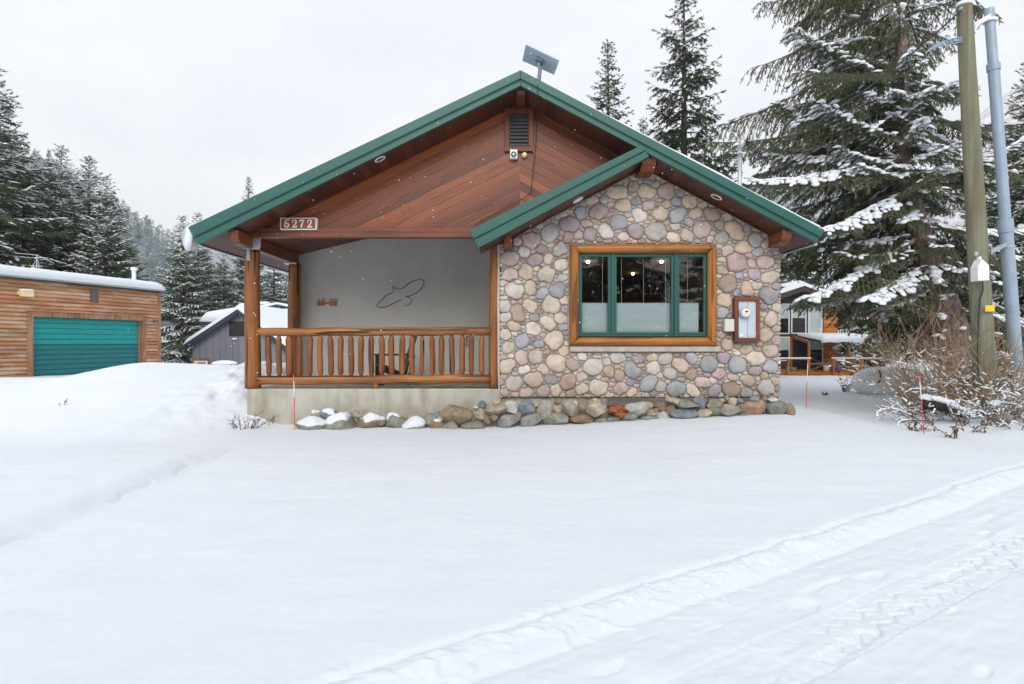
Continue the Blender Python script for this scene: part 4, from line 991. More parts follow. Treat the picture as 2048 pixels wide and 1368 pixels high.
# ------------------------------------------------------------------ utility pole, conduit, service mast, wires
def _pole():
    k = NM('treated_pole'); z = k.noise(9, mscale=(1,1,.05), detail=7, rough=.7); b_ = k.noise(.9, mscale=(1,1,.6), detail=3, loc=(2,2,1))
    col = k.ramp(z, [(.3, (.10,.105,.07)), (.55, (.205,.21,.14)), (.75, (.31,.31,.23))])
    col = k.mix(col, (.17,.095,.05), k.math('MULTIPLY', k.ramp(b_, [(.46, 0), (.6, 1)]), .85))
    col = k.mix(col, (.05,.035,.025), k.math('MULTIPLY', k.ramp(k.noise(11, mscale=(1,1,.03), detail=2, loc=(7,1,3)), [(.66, 0), (.7, 1)]), .8))
    return k.done(col, .85, k.bump(z, .5, .015))
M['pole'] = _pole()
def bark_tube(mb, p0, p1, r0, r1, n=30, sides=24, seed=1, amp=.02, bend=0):
    pts = []; rad = []
    for i in range(n+1):
        t = i/n; p = Vector(p0).lerp(Vector(p1), t); p += Vector((bend*math.sin(math.pi*t), 0, 0)); pts.append(p)
        rad.append((r0+(r1-r0)*t)*(1+amp*math.sin(i*1.7+seed)))
    mb.tube(pts, rad, sides)
up = root('utility_pole', 'short greenish wooden utility pole leaning left beside a grey conduit', 'utility pole', (PX(1974,10.0), 10.0, gz(PX(1974,10), 10)))
b = MB(); pb_, pt_ = Vector((PX(1976,10), 10, -.1)), P(1928,9,10); bark_tube(b, pb_, pt_, .172, .112, 40, 28, 3, .008); b.build('pole', M['pole'], up, smooth=False)
b = MB(); b.lathe([(.113,-.03),(.116,-.0),(.11,.03),(.07,.045),(.001,.05)], pt_, (0,0,1), 22); b.build('snow_cap', M['snow'], up, smooth=True)
def on_pole(py): t = (PZ(py,10)-pb_.z)/(pt_.z-pb_.z); return pb_.lerp(pt_, t), .172+(.112-.172)*t
c, r_ = on_pole(545); b = MB()
xx0, xx1 = PX(1946,9.78), PX(1969.5,9.78); za, zb = PZ(563,9.78), PZ(532,9.78)
b.prism([(xx0+.005,za),(xx1,za+.012),(xx1-.005,zb),(xx0+.075,zb+.10),(xx0+.065,zb+.10),(xx0,zb-.03)], 9.68, 9.84); b.box(xx0+.07, xx0+.11, 9.74, 9.80, zb+.07, zb+.15)
bx_ = b.build('terminal_box', M['white'], up, bevel=.012)
c, r_ = on_pole(617); b = MB(); b.obox((PX(1979,9.80), 9.79, PZ(617,9.80)), (1,.15,0), (-.15,1,0), (.04,0,1), .088, .004, .051); b.build('yellow_plate', M['yellow'], up, bevel=.002)
b = MB(); b.tube([P(1965,563,9.8), P(1966,580,9.84), P(1960,598,9.84), P(1957,640,9.83), P(1955,700,9.83), P(1956,760,9.83)], .011, 6); b.tube([P(1981,500,9.86), P(1978,545,9.84), P(1981,558,9.84), P(1974,545,9.82)], .008, 6); b.build('cable', M['black'], up)
b = MB(); b.box(PX(1944,9.9)-.03, PX(1944,9.9)+.03, 9.8, 9.86, PZ(513,9.9), PZ(505,9.9)); b.lathe([(.03,0),(.03,.05)], P(1926,17,9.95), (-1,0,0), 10); b.build('pole_bracket', M['steel'], up)
cr_ = root('conduit_pole', 'tall pale grey metal conduit riser leaning left of the picture edge behind the pole', 'conduit', (PX(2034,10.15), 10.15, gz(PX(2034,10.15), 10.15)))
q0, q1 = P(2037,790,10.15), P(1978,18,10.15)
b = MB(); b.tube([q0, q0.lerp(q1,.42)], .098, 20); b.tube([q0.lerp(q1,.42), q0.lerp(q1,.455)], .112, 20); b.tube([q0.lerp(q1,.455), q0.lerp(q1,.84)], .084, 20)
b.tube([q0.lerp(q1,.84), q0.lerp(q1,.858)], .098, 20); b.tube([q0.lerp(q1,.858), q1], .075, 20); b.build('riser_pipe', M['conduit'], cr_)
for py, tt in ((48, .0), (500, .0)):
    pc_, pr = on_pole(py); t = (PZ(py-6,10.15)-q0.z)/(q1.z-q0.z); qc = q0.lerp(q1, t)
    b = MB(); b.bar(pc_+Vector((pr*.8, -.09, -.06)), qc+Vector((-.05, -.08, .05)), .012, .07, up=(0,0,1)); b.bar(pc_+Vector((pr*.8, .02, -.06)), qc+Vector((-.05, .02, .05)), .012, .05); b.lathe([(.09,-.02),(.108,-.02),(.108,.02),(.09,.02)], qc, (0,0,1), 18)
    b.build('standoff_strap', M['white'] if py < 100 else M['steel'], cr_)
sm = root('service_mast', 'galvanised electric service mast with weatherhead on the right roof slope', 'service mast', (PX(1479,10.4), 10.4, 3.4))
b = MB(); b.tube([(PX(1478.5,10.4), 10.4, 3.3), P(1480,292,10.4)], .036, 12); b.build('pipe', M['steel'], sm, smooth=True)
b = MB(); b.lathe([(.04,-.02),(.05,.05),(.062,.09),(.055,.14),(.03,.165),(.001,.17)], P(1480.5,296,10.4), (.35,0,1), 14); b.build('weatherhead', M['steel'], sm, smooth=True)
b = MB(); b.obox(P(1490,283,10.4), (1,0,.9), (0,1,0), (-.9,0,1), .055, .05, .02); b.build('cable_entry', M['dark'], sm)
b = MB(); b.lathe([(.05,-.02),(.05,.02)], P(1479,306,10.4), (0,0,1), 10); b.bar(P(1475,306,10.38), P(1492,306,10.38), .02, .035); b.build('mast_clamp', M['steel'], sm)
b = MB(); c0, c1 = P(1521,308,10.4), P(1926,17,9.95); pts = []
for i in range(31):
    t = i/30; p = c0.lerp(c1, t); p.z -= .75*t*(1-t); pts.append(p)
b.tube(pts, .014, 6)
for k_ in range(3): b.tube([P(1492,281+2*k_,10.4), P(1503,287+6*k_,10.38), P(1514,298+7*k_,10.4), P(1521+4*k_,308+k_*5,10.4)], .010, 6)
b.tube([P(1524,308,10.4), P(1519,314,10.4), P(1512,300,10.4)], .008, 6)
tag(b.build('power_line', M['black'], None), 'dark overhead power line sagging from the service mast to the wooden pole', 'power line')
b = MB()
for k_ in range(4): b.tube([P(1924,74+3*k_,9.95), P(1902,78+2.5*k_+(k_ % 2)*3,9.9), P(1884-3*k_,84+3*k_,9.9), P(1866-5*k_,90+5*k_,9.95)], .010, 6)
tag(b.build('loose_cables', M['conduit'], None), 'bundle of loose grey cables fixed near the top of the wooden pole', 'cables')

# ------------------------------------------------------------------ garage with teal door
gA = Vector((PX(318,28.8), 28.8)); gB = Vector((PX(0,22.2), 22.2)); gdir = (gB-gA).normalized(); gn = Vector((-gdir.y, gdir.x)); gn = gn if gn.x > 0 else -gn
def gpt(s, o=0): p = gA + gdir*s + gn*o; return p     # s from far right corner toward the camera
def g_s(px):
    # s along wall where the view ray of px hits the wall line
    m = (px-1024)/F; # x = m*y
    return (m*gA.y - gA.x)/(gdir.x - m*gdir.y)
ztop = HC + 100/F*28.8
G = root('log_sided_garage', 'log sided garage with a teal overhead door and snow on its flat roof', 'garage', (gpt(5).x, gpt(5).y, 0))
ga = math.atan2(gdir.y, gdir.x)
# local frame: build wall in (s, out, z) then map
def gmap(mb): mb.v = [(gpt(v[0], v[1]).x, gpt(v[0], v[1]).y, v[2]) for v in mb.v]; return mb
M['lapsiding'] = None
def _lap():
    k = NM('garage_log_siding'); at = k.n('ShaderNodeAttribute'); at.attribute_name = 'Col'
    mp = k.n('ShaderNodeMapping'); mp.inputs['Rotation'].default_value = (0, 0, -ga); k.l(k.obj(), mp.inputs[0]); v = mp.outputs[0]
    z = k.noise(1.2, vec=v, mscale=(.8, 1, 9), detail=7, rough=.7); w_ = k.noise(.9, vec=v, mscale=(.7, 1, 3.5), detail=7, rough=.72, loc=(4, 2, 9))
    col = k.mix(at.outputs['Color'], k.ramp(z, [(.3, .6), (.7, 1.2)]), .8, 'MULTIPLY')
    col = k.mix(col, (.60,.48,.37), k.math('MULTIPLY', k.ramp(w_, [(.48, 0), (.64, 1)]), .75))
    d_ = k.noise(.6, vec=v, mscale=(.5, 1, 2), detail=5, loc=(1,7,2))
    col = k.mix(col, (.12,.055,.028), k.math('MULTIPLY', k.ramp(d_, [(.56, 0), (.75, 1)]), .6))
    return k.done(col, .8, k.bump(z, .4, .01))
M['lapsiding'] = _lap()
sd0, sd1 = g_s(283), g_s(65); sd2 = g_s(-1); dtop = HC + 42.0/F*28.0; GL = 14.0
dl0, dl1 = sd1+2.45-.05, sd1+2.45+4.4     # second door further left
b = MB(); q = random.Random(4); hb = .158; z = -.3; row = 0
def inside(sa, sb, z): return z < dtop+.03 and ((sa < sd1+.15 and sb > sd0-.15))
while z < ztop-.05:
    cuts = [0]; 
    while cuts[-1] < GL: cuts.append(cuts[-1]+q.uniform(1.2, 3.6))
    cuts[-1] = GL
    edges = sorted(set(cuts + ([sd0-.02, sd1+.02] if z < dtop else [])))
    for a_, c_ in zip(edges[:-1], edges[1:]):
        mid = (a_+c_)/2
        if z < dtop-.02 and (sd0-.021 <= mid <= sd1+.021): continue
        f = q.uniform(.75, 1.2); col = (.47*f, .225*f*q.uniform(.92,1.08), .11*f)
        vs = []; pr = [(-.01,0),(.050,.006),(.056,.022),(.050,.06),(.034,.11),(.0,hb)]
        for s_ in (a_, c_): vs += [(s_, o_, z+zz_) for o_, zz_ in pr]
        n_ = len(pr); b.add(vs, [(i, i+1, n_+i+1, n_+i) for i in range(n_-1)], col)
    z += hb; row += 1
b.v = [(v[0], v[1]+.0, v[2]) for v in b.v]; gmap(b); b.build('log_siding', M['lapsiding'], G)
b = MB(); b.box(0, sd0-.02, -7, -.01, -.4, ztop); b.box(sd1+.02, GL, -7, -.01, -.4, ztop); b.box(sd0-.02, sd1+.02, -7, -.35, -.4, ztop); b.box(sd0-.02, sd1+.02, -.35, -.01, dtop, ztop); gmap(b); b.build('wall', M['beam'], G)
M['gtrim'] = wood('garage_trim', (.27,.12,.06), (.46,.27,.17), 2, rough=.85, crack=.4); 
b = MB(); b.box(sd0-.22, sd0-.001, -.02, .06, -.4, dtop+.001); b.box(sd1+.001, sd1+.24, -.02, .06, -.4, dtop+.001); b.box(sd0-.22, sd1+.24, -.02, .065, dtop+.003, dtop+.20); b.box(sd0-.26, sd1+.28, -.02, .085, dtop+.203, dtop+.235)
b.box(-.06, .12, -.12, .06, -.4, ztop-.02); b.box(sd0-.001, sd0+.10, -.30, -.021, -.4, dtop)
b.box(dl0-.30, dl0-.02, -.02, .06, -.4, dtop+.1); b.box(dl0-.34, GL, -.02, .07, dtop+.102, dtop+.25)
gmap(b); b.build('door_trim', M['gtrim'], G, bevel=.008)
M['teal'] = paint('teal_bright', (.0,.275,.27), .55, 0, .08, 3); M['teal2'] = paint('teal_faded', (.004,.155,.17), .6, 0, .12, 3)
def doorpan(z0, z1, n_, mat, name, par=None):
    b = MB(); h_ = (z1-z0)/n_
    for i in range(n_):
        a_ = z0+i*h_; b.add([(s_, o_, zz_) for s_ in (sd0, sd1) for o_, zz_ in ((-.12,a_),(-.098,a_+.012),(-.090,a_+h_*.5),(-.10,a_+h_-.022),(-.125,a_+h_-.012),(-.125,a_+h_))], [(k_, k_+1, 6+k_+1, 6+k_) for k_ in range(5)])
    gmap(b); return b.build(name, mat, G)
# two-tone boundary: px (65,691) left / (283,687) right -> constant height
zmid = HC - 5.0/F*25; zlow = -.5
d1 = doorpan(zmid, dtop+.005, 5, M['teal'], 'garage_door'); d2 = doorpan(zlow, zmid-.012, 9, M['teal2'], 'lower_door_panel')
b = MB(); sv0, sv1 = g_s(194.5), g_s(178.5); b.box(sv0, sv1, .0, .075, HC+78/F*26.0, HC+105/F*25.6); gmap(b); gv = b.build('gable_vent', M['slat'], G)
b = MB()
for i in range(8): b.box(sv0+.03, sv1-.03, .075, .095, HC+(80+3.1*i)/F*26, HC+(81.6+3.1*i)/F*26)
M['ventbrown'] = paint('vent_brown', (.16,.11,.11), .6); gmap(b); b.build('louver', M['ventbrown'], gv)
b = MB(); sl0 = g_s(38); zq = HC+97/F*23; b.box(sl0-.12, sl0+.10, .02, .2, zq-.06, zq+.07); b.prismz([(sl0-.22,.19),(sl0+.12,.19),(sl0+.14,.42),(sl0-.26,.42)], zq-.14, zq+.06); gmap(b); fl = b.build('flood_light', M['cream'], G, bevel=.01)
b = MB(); b.box(sl0-.25, sl0+.13, .15, .42, zq+.062, zq+.15); gmap(b); b.build('snow_cap', M['snow'], fl, bevel=.03)
b = MB(); se = g_s(306); ze = HC+42/F*28.4; b.lathe([(.06,0),(.06,.05)], (gpt(se,.05).x, gpt(se,.05).y, ze), (gn.x,gn.y,0), 10)
for d_ in (-.12,.12): b.lathe([(.02,0),(.06,.10),(.06,.14)], (gpt(se+d_*.4,.10).x, gpt(se+d_*.4,.10).y, ze+.02), (gn.x*.7+gdir.x*d_*5,gn.y*.7+gdir.y*d_*5,-.2), 10)
b.build('twin_floodlight', M['slat'], G)
b = MB(); b.box(-.15, GL, -7.2, .20, ztop+.0, ztop+.09); gmap(b); gr = b.build('roof', M['green'], G)
b = MB(); b.box(-.16, GL, .203, .225, ztop+.03, ztop+.10); gmap(b); b.build('roof_edge', M['steel'], gr)
b = MB(); n = 70; prof = [(.24,.0),(.27,.12),(.22,.27),(.05,.37),(-.5,.42),(-7,.5)]
vs = []; m_ = len(prof)
for i in range(n+1):
    s_ = -.18 + (GL+.18)*i/n; e = min(1, (s_+.18)/.5); e = math.sqrt(max(0, 1-(1-e)**2))
    wv = 1 + .10*float(vnoise(np.array([s_*1.3]), np.array([0.]), 5)[0])
    for o_, h_ in prof: vs.append((s_, o_ + .03*float(vnoise(np.array([s_*2.3]), np.array([h_*5]), 6)[0]), ztop+.095 + h_*(.12+.88*e)*wv))
b.add(vs, [(i*m_+j, (i+1)*m_+j, (i+1)*m_+j+1, i*m_+j+1) for i in range(n) for j in range(m_-1)] + [tuple(range(m_))]); gmap(b); b.build('roof_snow', M['snow'], gr, smooth=True)
fp = gpt(g_s(268), -1.5); b = MB(); fl_ = P(268, 560, fp.length and fp.y)
fz = HC + (684-540)/F*fp.y; b.tube([(PX(268,fp.y), fp.y, ztop), (PX(268,fp.y), fp.y, fz)], .09, 14); b.tube([(PX(268,fp.y), fp.y, fz-.02), (PX(268,fp.y), fp.y, fz+.12)], .14, 14); b.build('flue_pipe', M['white'], G)
ay = gpt(g_s(73), -1.6).y
an = root('tv_antenna', 'thin metal antenna with a long crossbar on the snowy garage roof', 'antenna', (PX(73,ay), ay, ztop+.3))
b = MB(); b.tube([(PX(73,ay), ay, ztop+.2), P(74,509,ay)], .022, 8); b.tube([P(59,540,ay), P(72,522,ay)], .012, 6); b.tube([P(79,545,ay), P(77,522,ay), P(72,518,ay)], .012, 6); b.build('mast', M['steel'], an)
b = MB(); b.tube([P(31,506,ay-.3), P(74,510,ay), P(107,526,ay+.3)], .014, 6); b.build('crossbar', M['steel'], an)

# ------------------------------------------------------------------ grey gabled house and the roof behind it
YG = 38.0
GH = root('grey_gabled_house', 'small grey board sided house with dark trim and thick snow on its gable roof', 'house', (PX(472,YG), YG+3, -1.2))
M['greyboards'] = boards('grey_boards', [(.155,.16,.19), (.185,.19,.225), (.21,.215,.25)], 'x', .42, grain_axis=2, gap=.05, rough=.7, bump=.4)
M['navy'] = paint('navy_trim', (.018,.03,.05), .5, 0, .08)
ap = pl(475,618,YG); le = pl(367,691,YG); re = pl(574,696,YG)
wx0, wx1 = PX(378,YG), PX(571,YG)
def gl(x, d=0): return (ap[1] - (ap[1]-le[1])/(ap[0]-le[0])*(ap[0]-x) if x < ap[0] else ap[1] - (ap[1]-re[1])/(re[0]-ap[0])*(x-ap[0])) - d
b = MB(); b.prism([(wx0,-2.5),(wx1,-2.5),(wx1,gl(wx1,.2)),(ap[0],ap[1]-.2),(wx0,gl(wx0,.2))], YG+.4, YG+9); b.build('wall', M['greyboards'], GH)
b = MB(); t_ = .30
b.prism([le, ap, (ap[0],ap[1]-t_), (le[0]+.1,le[1]-t_*.9)], YG, YG+.12); b.prism([ap, re, (re[0]-.1,re[1]-t_*.9), (ap[0],ap[1]-t_)], YG, YG+.12)
b.prism([le, ap, (ap[0],ap[1]-.1), (le[0],le[1]-.1)], YG+.121, YG+9.4); b.prism([ap, re, (re[0],re[1]-.1), (ap[0],ap[1]-.1)], YG+.121, YG+9.4)
rf = b.build('roof', M['navy'], GH)
def slab(A, B_, th, y0, y1, n=24, seed=1, ov=.12):
    b = MB(); vs = []; prof = [(-.02,0),(.02,.3),(.22,.75),(.6,1.0)]
    for i in range(n+1):
        t = i/n; p = lerp(A, B_, t); e = min(1, min(t, 1-t+.0001 if False else t)/.06+.25); hh = th*min(1, e)*(1+.12*float(vnoise(np.array([t*6]), np.array([seed*1.1]), seed)[0]))
        row = [(p[0], y0+o_, p[1]+h_*hh) for o_, h_ in prof] + [(p[0], y1, p[1]+hh)]; vs += row
    m_ = 5; b.add(vs, [(i*m_+j, (i+1)*m_+j, (i+1)*m_+j+1, i*m_+j+1) for i in range(n) for j in range(m_-1)] + [tuple(range(m_)), tuple(range(n*m_+m_-1, n*m_-1, -1))]); return b
slab((le[0]-.08,le[1]), ap, .42, YG, YG+9.4, seed=2).build('roof_snow', M['snow'], rf, smooth=True); slab((re[0]+.08,re[1]), ap, .42, YG, YG+9.4, seed=3).build('roof_snow', M['snow'], rf, smooth=True)
b = MB(); yw = YG+.36; b.box(PX(458,yw), PX(491.5,yw), yw, yw+.03, PZ(672,yw), PZ(642.5,yw)); wf = b.build('window', M['dark'], GH)
M['winglass'] = _glass('dark_glass', (.10,.09,.08), .6)
b = MB(); b.box(PX(460,yw), PX(474,yw), yw-.012, yw-.002, PZ(670,yw), PZ(645,yw)); b.box(PX(476.5,yw), PX(490,yw), yw-.012, yw-.002, PZ(670,yw), PZ(645,yw)); b.build('pane', M['chairblack'], wf)
b = MB(); b.box(PX(465,yw), PX(474,yw), yw-.08, yw+.03, PZ(679,yw), PZ(676,yw)); b.build('wall_light', M['white'], GH, bevel=.02)
b = MB(); b.box(PX(384,yw), PX(419,yw), yw-.01, yw+.035, PZ(760,yw), PZ(717.5,yw)); b.build('door_trim', M['trimz'], GH)
b = MB(); b.box(PX(388.5,yw), PX(415.5,yw), yw-.03, yw-.011, PZ(760,yw), PZ(721.5,yw)); dr = b.build('door', M['white'], GH)
b = MB(); b.box(PX(395.5,yw), PX(411.5,yw), yw-.045, yw-.031, PZ(745,yw), PZ(724,yw)); M['dimglass'] = paint('dim_glass', (.30,.36,.40), .15); b.build('door_window', M['dimglass'], dr)
YR = 48.0
RH = root('snowy_roof_house', 'brown house behind the grey house with wide snow covered roof and dark navy eaves', 'house', (PX(500,YR), YR+3, -1.2))
M['tanwall'] = boards('tan_wall', [(.20,.15,.11), (.28,.21,.16)], 'z', .3, grain_axis=0, rough=.8)
b = MB(); b.box(PX(404,YR), PX(640,YR), YR+.5, YR+9, -2, PZ(648,YR)); b.build('wall', M['tanwall'], RH)
b = MB(); b.box(PX(399,YR), PX(645,YR), YR, YR+9, PZ(649,YR), PZ(643.5,YR)); rr_ = b.build('roof', M['navy'], RH)
b = MB(); n = 40; vs = []; prof = [(.0,0),(-.08,.25),(.1,.55),(.6,.85),(5.0,2.2 if False else 1.42)]
xa, xb = PX(399,YR), PX(645,YR); zb_ = PZ(643.3,YR)
for i in range(n+1):
    t = i/n; x_ = xa+(xb-xa)*t; e = min(1, t/.05); e = .3+.7*math.sqrt(max(0,1-(1-e)**2))
    for o_, h_ in prof: vs.append((x_ , YR+o_, zb_+h_*e*(1+.06*float(vnoise(np.array([t*9]), np.array([h_]), 3)[0]))))
m_ = 5; b.add(vs, [(i*m_+j, (i+1)*m_+j, (i+1)*m_+j+1, i*m_+j+1) for i in range(n) for j in range(m_-1)] + [tuple(range(m_))]); b.build('roof_snow', M['snow'], rr_, smooth=True)
b = MB(); dx = PX(558,YR+4); b.prism([(dx-1.15,PZ(615.5,YR+4)),(dx+1.15,PZ(615.5,YR+4)),(dx,PZ(609.5,YR+4))], YR+3.5, YR+8); b.build('dormer', M['navy'], RH)
b = MB(); b.prism([(dx-2.4,PZ(616,YR+4)),(dx-1.2,PZ(615.6,YR+4)),(dx,PZ(609.3,YR+4)),(dx+1.2,PZ(615.6,YR+4)),(dx+2.4,PZ(616,YR+4)),(dx+.1,PZ(605.5,YR+4)),(dx-.1,PZ(605.5,YR+4))], YR+3.45, YR+8); b.build('dormer_snow', M['snow'], RH, bevel=.05)
b = MB(); b.box(PX(519,YR+6), PX(533,YR+6), YR+6, YR+6.6, PZ(625,YR+6), PZ(609.5,YR+6)); ch = b.build('chimney', M['steel'], RH); b = MB(); b.box(PX(516,YR+6), PX(535,YR+6), YR+5.9, YR+6.7, PZ(609.2,YR+6), PZ(603,YR+6)); b.build('snow_cap', M['snow'], ch, bevel=.06)
# snow-topped heap by the grey house
b = MB(); c = P(449, 727, 30); V = rock_shape(77, .3)*np.array([.62,.5,.16])+np.array([c.x,30,c.z]); hp = root('snow_topped_heap', 'low snow topped heap of dark branches in front of the grey house', 'heap', (c.x, 30, c.z-.3))
mesh_np('snow_cap', V, IF, M['snow'], hp, True, (c.x,30,c.z-.3)); b = MB(); q = random.Random(2)
for i in range(26): a_ = q.uniform(-.55,.55); b.tube([(c.x+a_, 29.7+q.uniform(0,.5), c.z-.5), (c.x+a_*.8+q.uniform(-.25,.25), 29.7+q.uniform(0,.5), c.z-.02)], .02, 5)
b.build('branches', M['barkfar'], hp)

# ------------------------------------------------------------------ cabin on the right
YC = 27.0
CB = root('orange_log_cabin', 'dark brown and orange log cabin with white framed windows and snowy porch roof', 'cabin', (PX(1610,YC), YC+3, 0))
M['brownboards'] = boards('brown_boards', [(.05,.035,.032), (.075,.055,.05)], 'x', .2, grain_axis=2, rough=.7)
M['orangelog'] = boards('orange_log_siding', [(.36,.11,.018), (.48,.17,.03), (.58,.24,.05)], 'z', .17, grain_axis=0, gap=.1, rough=.6, seglen=0, gapdark=.15)
pk = pl(1609,572,YC); cl, cr2 = PX(1535,YC), PX(1674,YC)
b = MB(); b.prism([(cl,-.2),(PX(1646,YC),-.2),(PX(1646,YC),PZ(588,YC)),pk,(cl,PZ(604,YC))], YC, YC+.2); b.build('front_wall', M['brownboards'], CB)
b = MB(); b.prism([(PX(1646,YC),-.2),(cr2,-.2),(cr2,PZ(602,YC)),(PX(1646,YC),PZ(588,YC))], YC-.05, YC+.2); b.build('log_wall', M['orangelog'], CB)
b = MB(); b.box(cl, cr2, YC+.21, YC+7, -.2, PZ(604,YC)); b.build('cabin_body', M['orangelog'], CB)
b = MB(); t_=.22; L0 = pl(1528,600,YC-.5); R0 = pl(1690,604,YC-.5); A0 = pl(1609,572,YC-.5)
b.prism([L0, A0, R0, (R0[0],R0[1]-t_), (A0[0],A0[1]-t_), (L0[0],L0[1]-t_)], YC-.5, YC+7.3); crf = b.build('roof', M['brownboards'], CB)
slab((L0[0]-.1,L0[1]+.01), (A0[0],A0[1]+.01), .30, YC-.5, YC+7.3, seed=6).build('roof_snow', M['snow'], crf, smooth=True); slab((R0[0]+.1,R0[1]+.01), (A0[0],A0[1]+.01), .30, YC-.5, YC+7.3, seed=7).build('roof_snow', M['snow'], crf, smooth=True)
M['skyglass'] = paint('sky_reflect_glass', (.42,.50,.52), .12, 0, .15, 2)  # pale sky reflection put into the pane colour
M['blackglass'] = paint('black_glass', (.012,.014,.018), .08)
def wnd(x0_, x1_, y0_, y1_, split, name='window', par=CB, Y=YC, tp='skyglass', bt='blackglass'):
    o_ = MB(); t = 2.0
    xa, xb, za, zb = PX(x0_,Y), PX(x1_,Y), PZ(y1_,Y), PZ(y0_,Y); tt = t/F*Y
    o_.box(xa, xb, Y-.06, Y+.01, zb-tt, zb); o_.box(xa, xb, Y-.06, Y+.01, za, za+tt); o_.box(xa, xa+tt, Y-.059, Y+.01, za+tt, zb-tt); o_.box(xb-tt, xb, Y-.059, Y+.01, za+tt, zb-tt)
    zs_ = PZ(split, Y)
    f_ = o_.build(name, M['white'], par)
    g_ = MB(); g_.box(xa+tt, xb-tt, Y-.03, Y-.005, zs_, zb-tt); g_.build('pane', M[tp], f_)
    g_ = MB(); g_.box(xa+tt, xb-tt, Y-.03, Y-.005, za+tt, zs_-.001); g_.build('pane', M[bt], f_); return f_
wnd(1555,1578,607.5,668,637); wnd(1581.5,1611.5,606.5,667.5,636); wnd(1615.5,1643.5,606,667.5,642,bt='skyglass')
wnd(1552,1578.5,673.5,722,700); wnd(1617,1645,673,728,699.5)
b = MB(); b.box(PX(1583,YC), PX(1614,YC), YC-.04, YC+.02, -.1, PZ(680,YC)); b.build('doorway', M['dark'], CB)
b = MB(); b.box(PX(1579,YC), PX(1583.5,YC), YC-.07, YC+.02, -.1, PZ(673,YC)); b.build('door_post', M['trimz'], CB)
YP = 25.0
b = MB(); b.prismx([(YC-.02,PZ(670.5,YC)),(YP-.2,PZ(681,YP)),(YP-.2,PZ(684.5,YP)),(YC-.02,PZ(673.5,YC))], PX(1590,YC), PX(1703,YC)); prf = b.build('porch_roof', M['green'], CB)
b = MB(); vs=[]; n=24
for i in range(n+1):
    t=i/n; x_=PX(1592,YC)+(PX(1707,YC)-PX(1592,YC))*t; e=min(1,min(t,1-t)/.06+.2); wv=.06*float(vnoise(np.array([t*9]),np.array([1.]),9)[0])
    vs += [(x_,YP-.28,PZ(684.5,YP)+wv),(x_,YP-.36,PZ(682,YP)+.08*e),(x_,YP-.2,PZ(681,YP)+.22*e),(x_,YC-.05,PZ(670.5,YC)+.10*e)]
b.add(vs,[(i*4+j,(i+1)*4+j,(i+1)*4+j+1,i*4+j+1) for i in range(n) for j in range(3)]+[(0,1,2,3),(n*4+3,n*4+2,n*4+1,n*4)]); b.build('porch_snow', M['snow'], prf, smooth=True)
for px in (1617.5, 1697.5): b = MB(); b.tube([(PX(px,YP),YP,-.2),(PX(px,YP),YP,PZ(684,YP))], .055, 10); b.build('porch_post', M['trimz'], CB)
b = MB(); b.bar((PX(1583,YC),YC-.1,PZ(673,YC)), (PX(1617,YP),YP,PZ(684,YP)), .08, .12); b.build('rake_beam', M['trimx'], CB)
YL = 24.4
for (xa_, xb_, posts_, lb) in ((1556,1621,(1576,1618),'left cabin rail'), (1664,1766,(1667,1706,1724),'right cabin rail')):
    b = MB(); b.box(PX(xa_,YL), PX(xb_,YL), YL-.05, YL+.05, PZ(719.5,YL), PZ(717.5,YL)); rl = b.build('deck_rail', M['trimx'], CB)
    b = MB(); b.box(PX(xa_-.5,YL), PX(xb_+.5,YL), YL-.06, YL+.06, PZ(717.4,YL), PZ(714.8,YL)); b.build('rail_snow', M['snow'], rl, bevel=.02)
    for px in posts_: b = MB(); b.tube([(PX(px,YL),YL,-.2),(PX(px,YL),YL,PZ(719.5,YL))], .05, 9); b.build('rail_post', M['trimz'], rl)
b = MB(); b.box(PX(1552,YL), PX(1700,YC), YL+.1, YC-.06, -.25, PZ(743.5,YL)); b.build('deck', M['trimx'], CB)
b = MB(); b.box(PX(1620,26.3), PX(1664,26.3), 26.1, 26.5, PZ(730.3,26.3), PZ(728.3,26.3)); b.box(PX(1630,26.3), PX(1632,26.3), 26.2, 26.4, PZ(744,26.3), PZ(730.4,26.3)); b.box(PX(1656,26.3), PX(1658,26.3), 26.2, 26.4, PZ(744,26.3), PZ(730.4,26.3)); tag(b.build('deck_bench', M['trimx'], None), 'low wooden bench on the cabin deck behind the buckets', 'bench')
def bucket(px, py0, py1, r, Y, mat, lb):
    z0_, z1_ = PZ(py1,Y), PZ(py0,Y); b = MB(); b.lathe([(r*.82,0),(r,z1_-z0_),(r*.94,z1_-z0_),(r*.8,.03)], (PX(px,Y),Y,z0_), (0,0,1), 18); return tag(b.build('bucket', mat, None), lb, 'bucket', 'buckets on the cabin deck')
zdk = 743
M['purple'] = paint('purple_plastic', (.13,.06,.45), .4); M['orangep'] = paint('orange_plastic', (.75,.12,.03), .4); M['greenp'] = paint('pale_green', (.25,.42,.36), .5)
bucket(1652.5, 731, zdk, .13, 25.6, M['white'], 'white bucket on the cabin deck left of the purple bucket')
bucket(1661, 729.5, zdk, .12, 25.9, M['orangep'], 'orange and white bucket half hidden behind the white bucket')
bucket(1671.5, 731, zdk, .14, 25.4, M['purple'], 'purple bucket on the cabin deck right of the white bucket')
b = MB(); b.lathe([(.08,0),(.14,.10),(.16,.17),(.13,.17),(.1,.08)], (PX(1585.5,25.6),25.6,PZ(743,25.6)), (0,0,1), 18); tag(b.build('planter', M['greenp'], None), 'pale green round planter on the cabin deck by the dark doorway', 'planter')
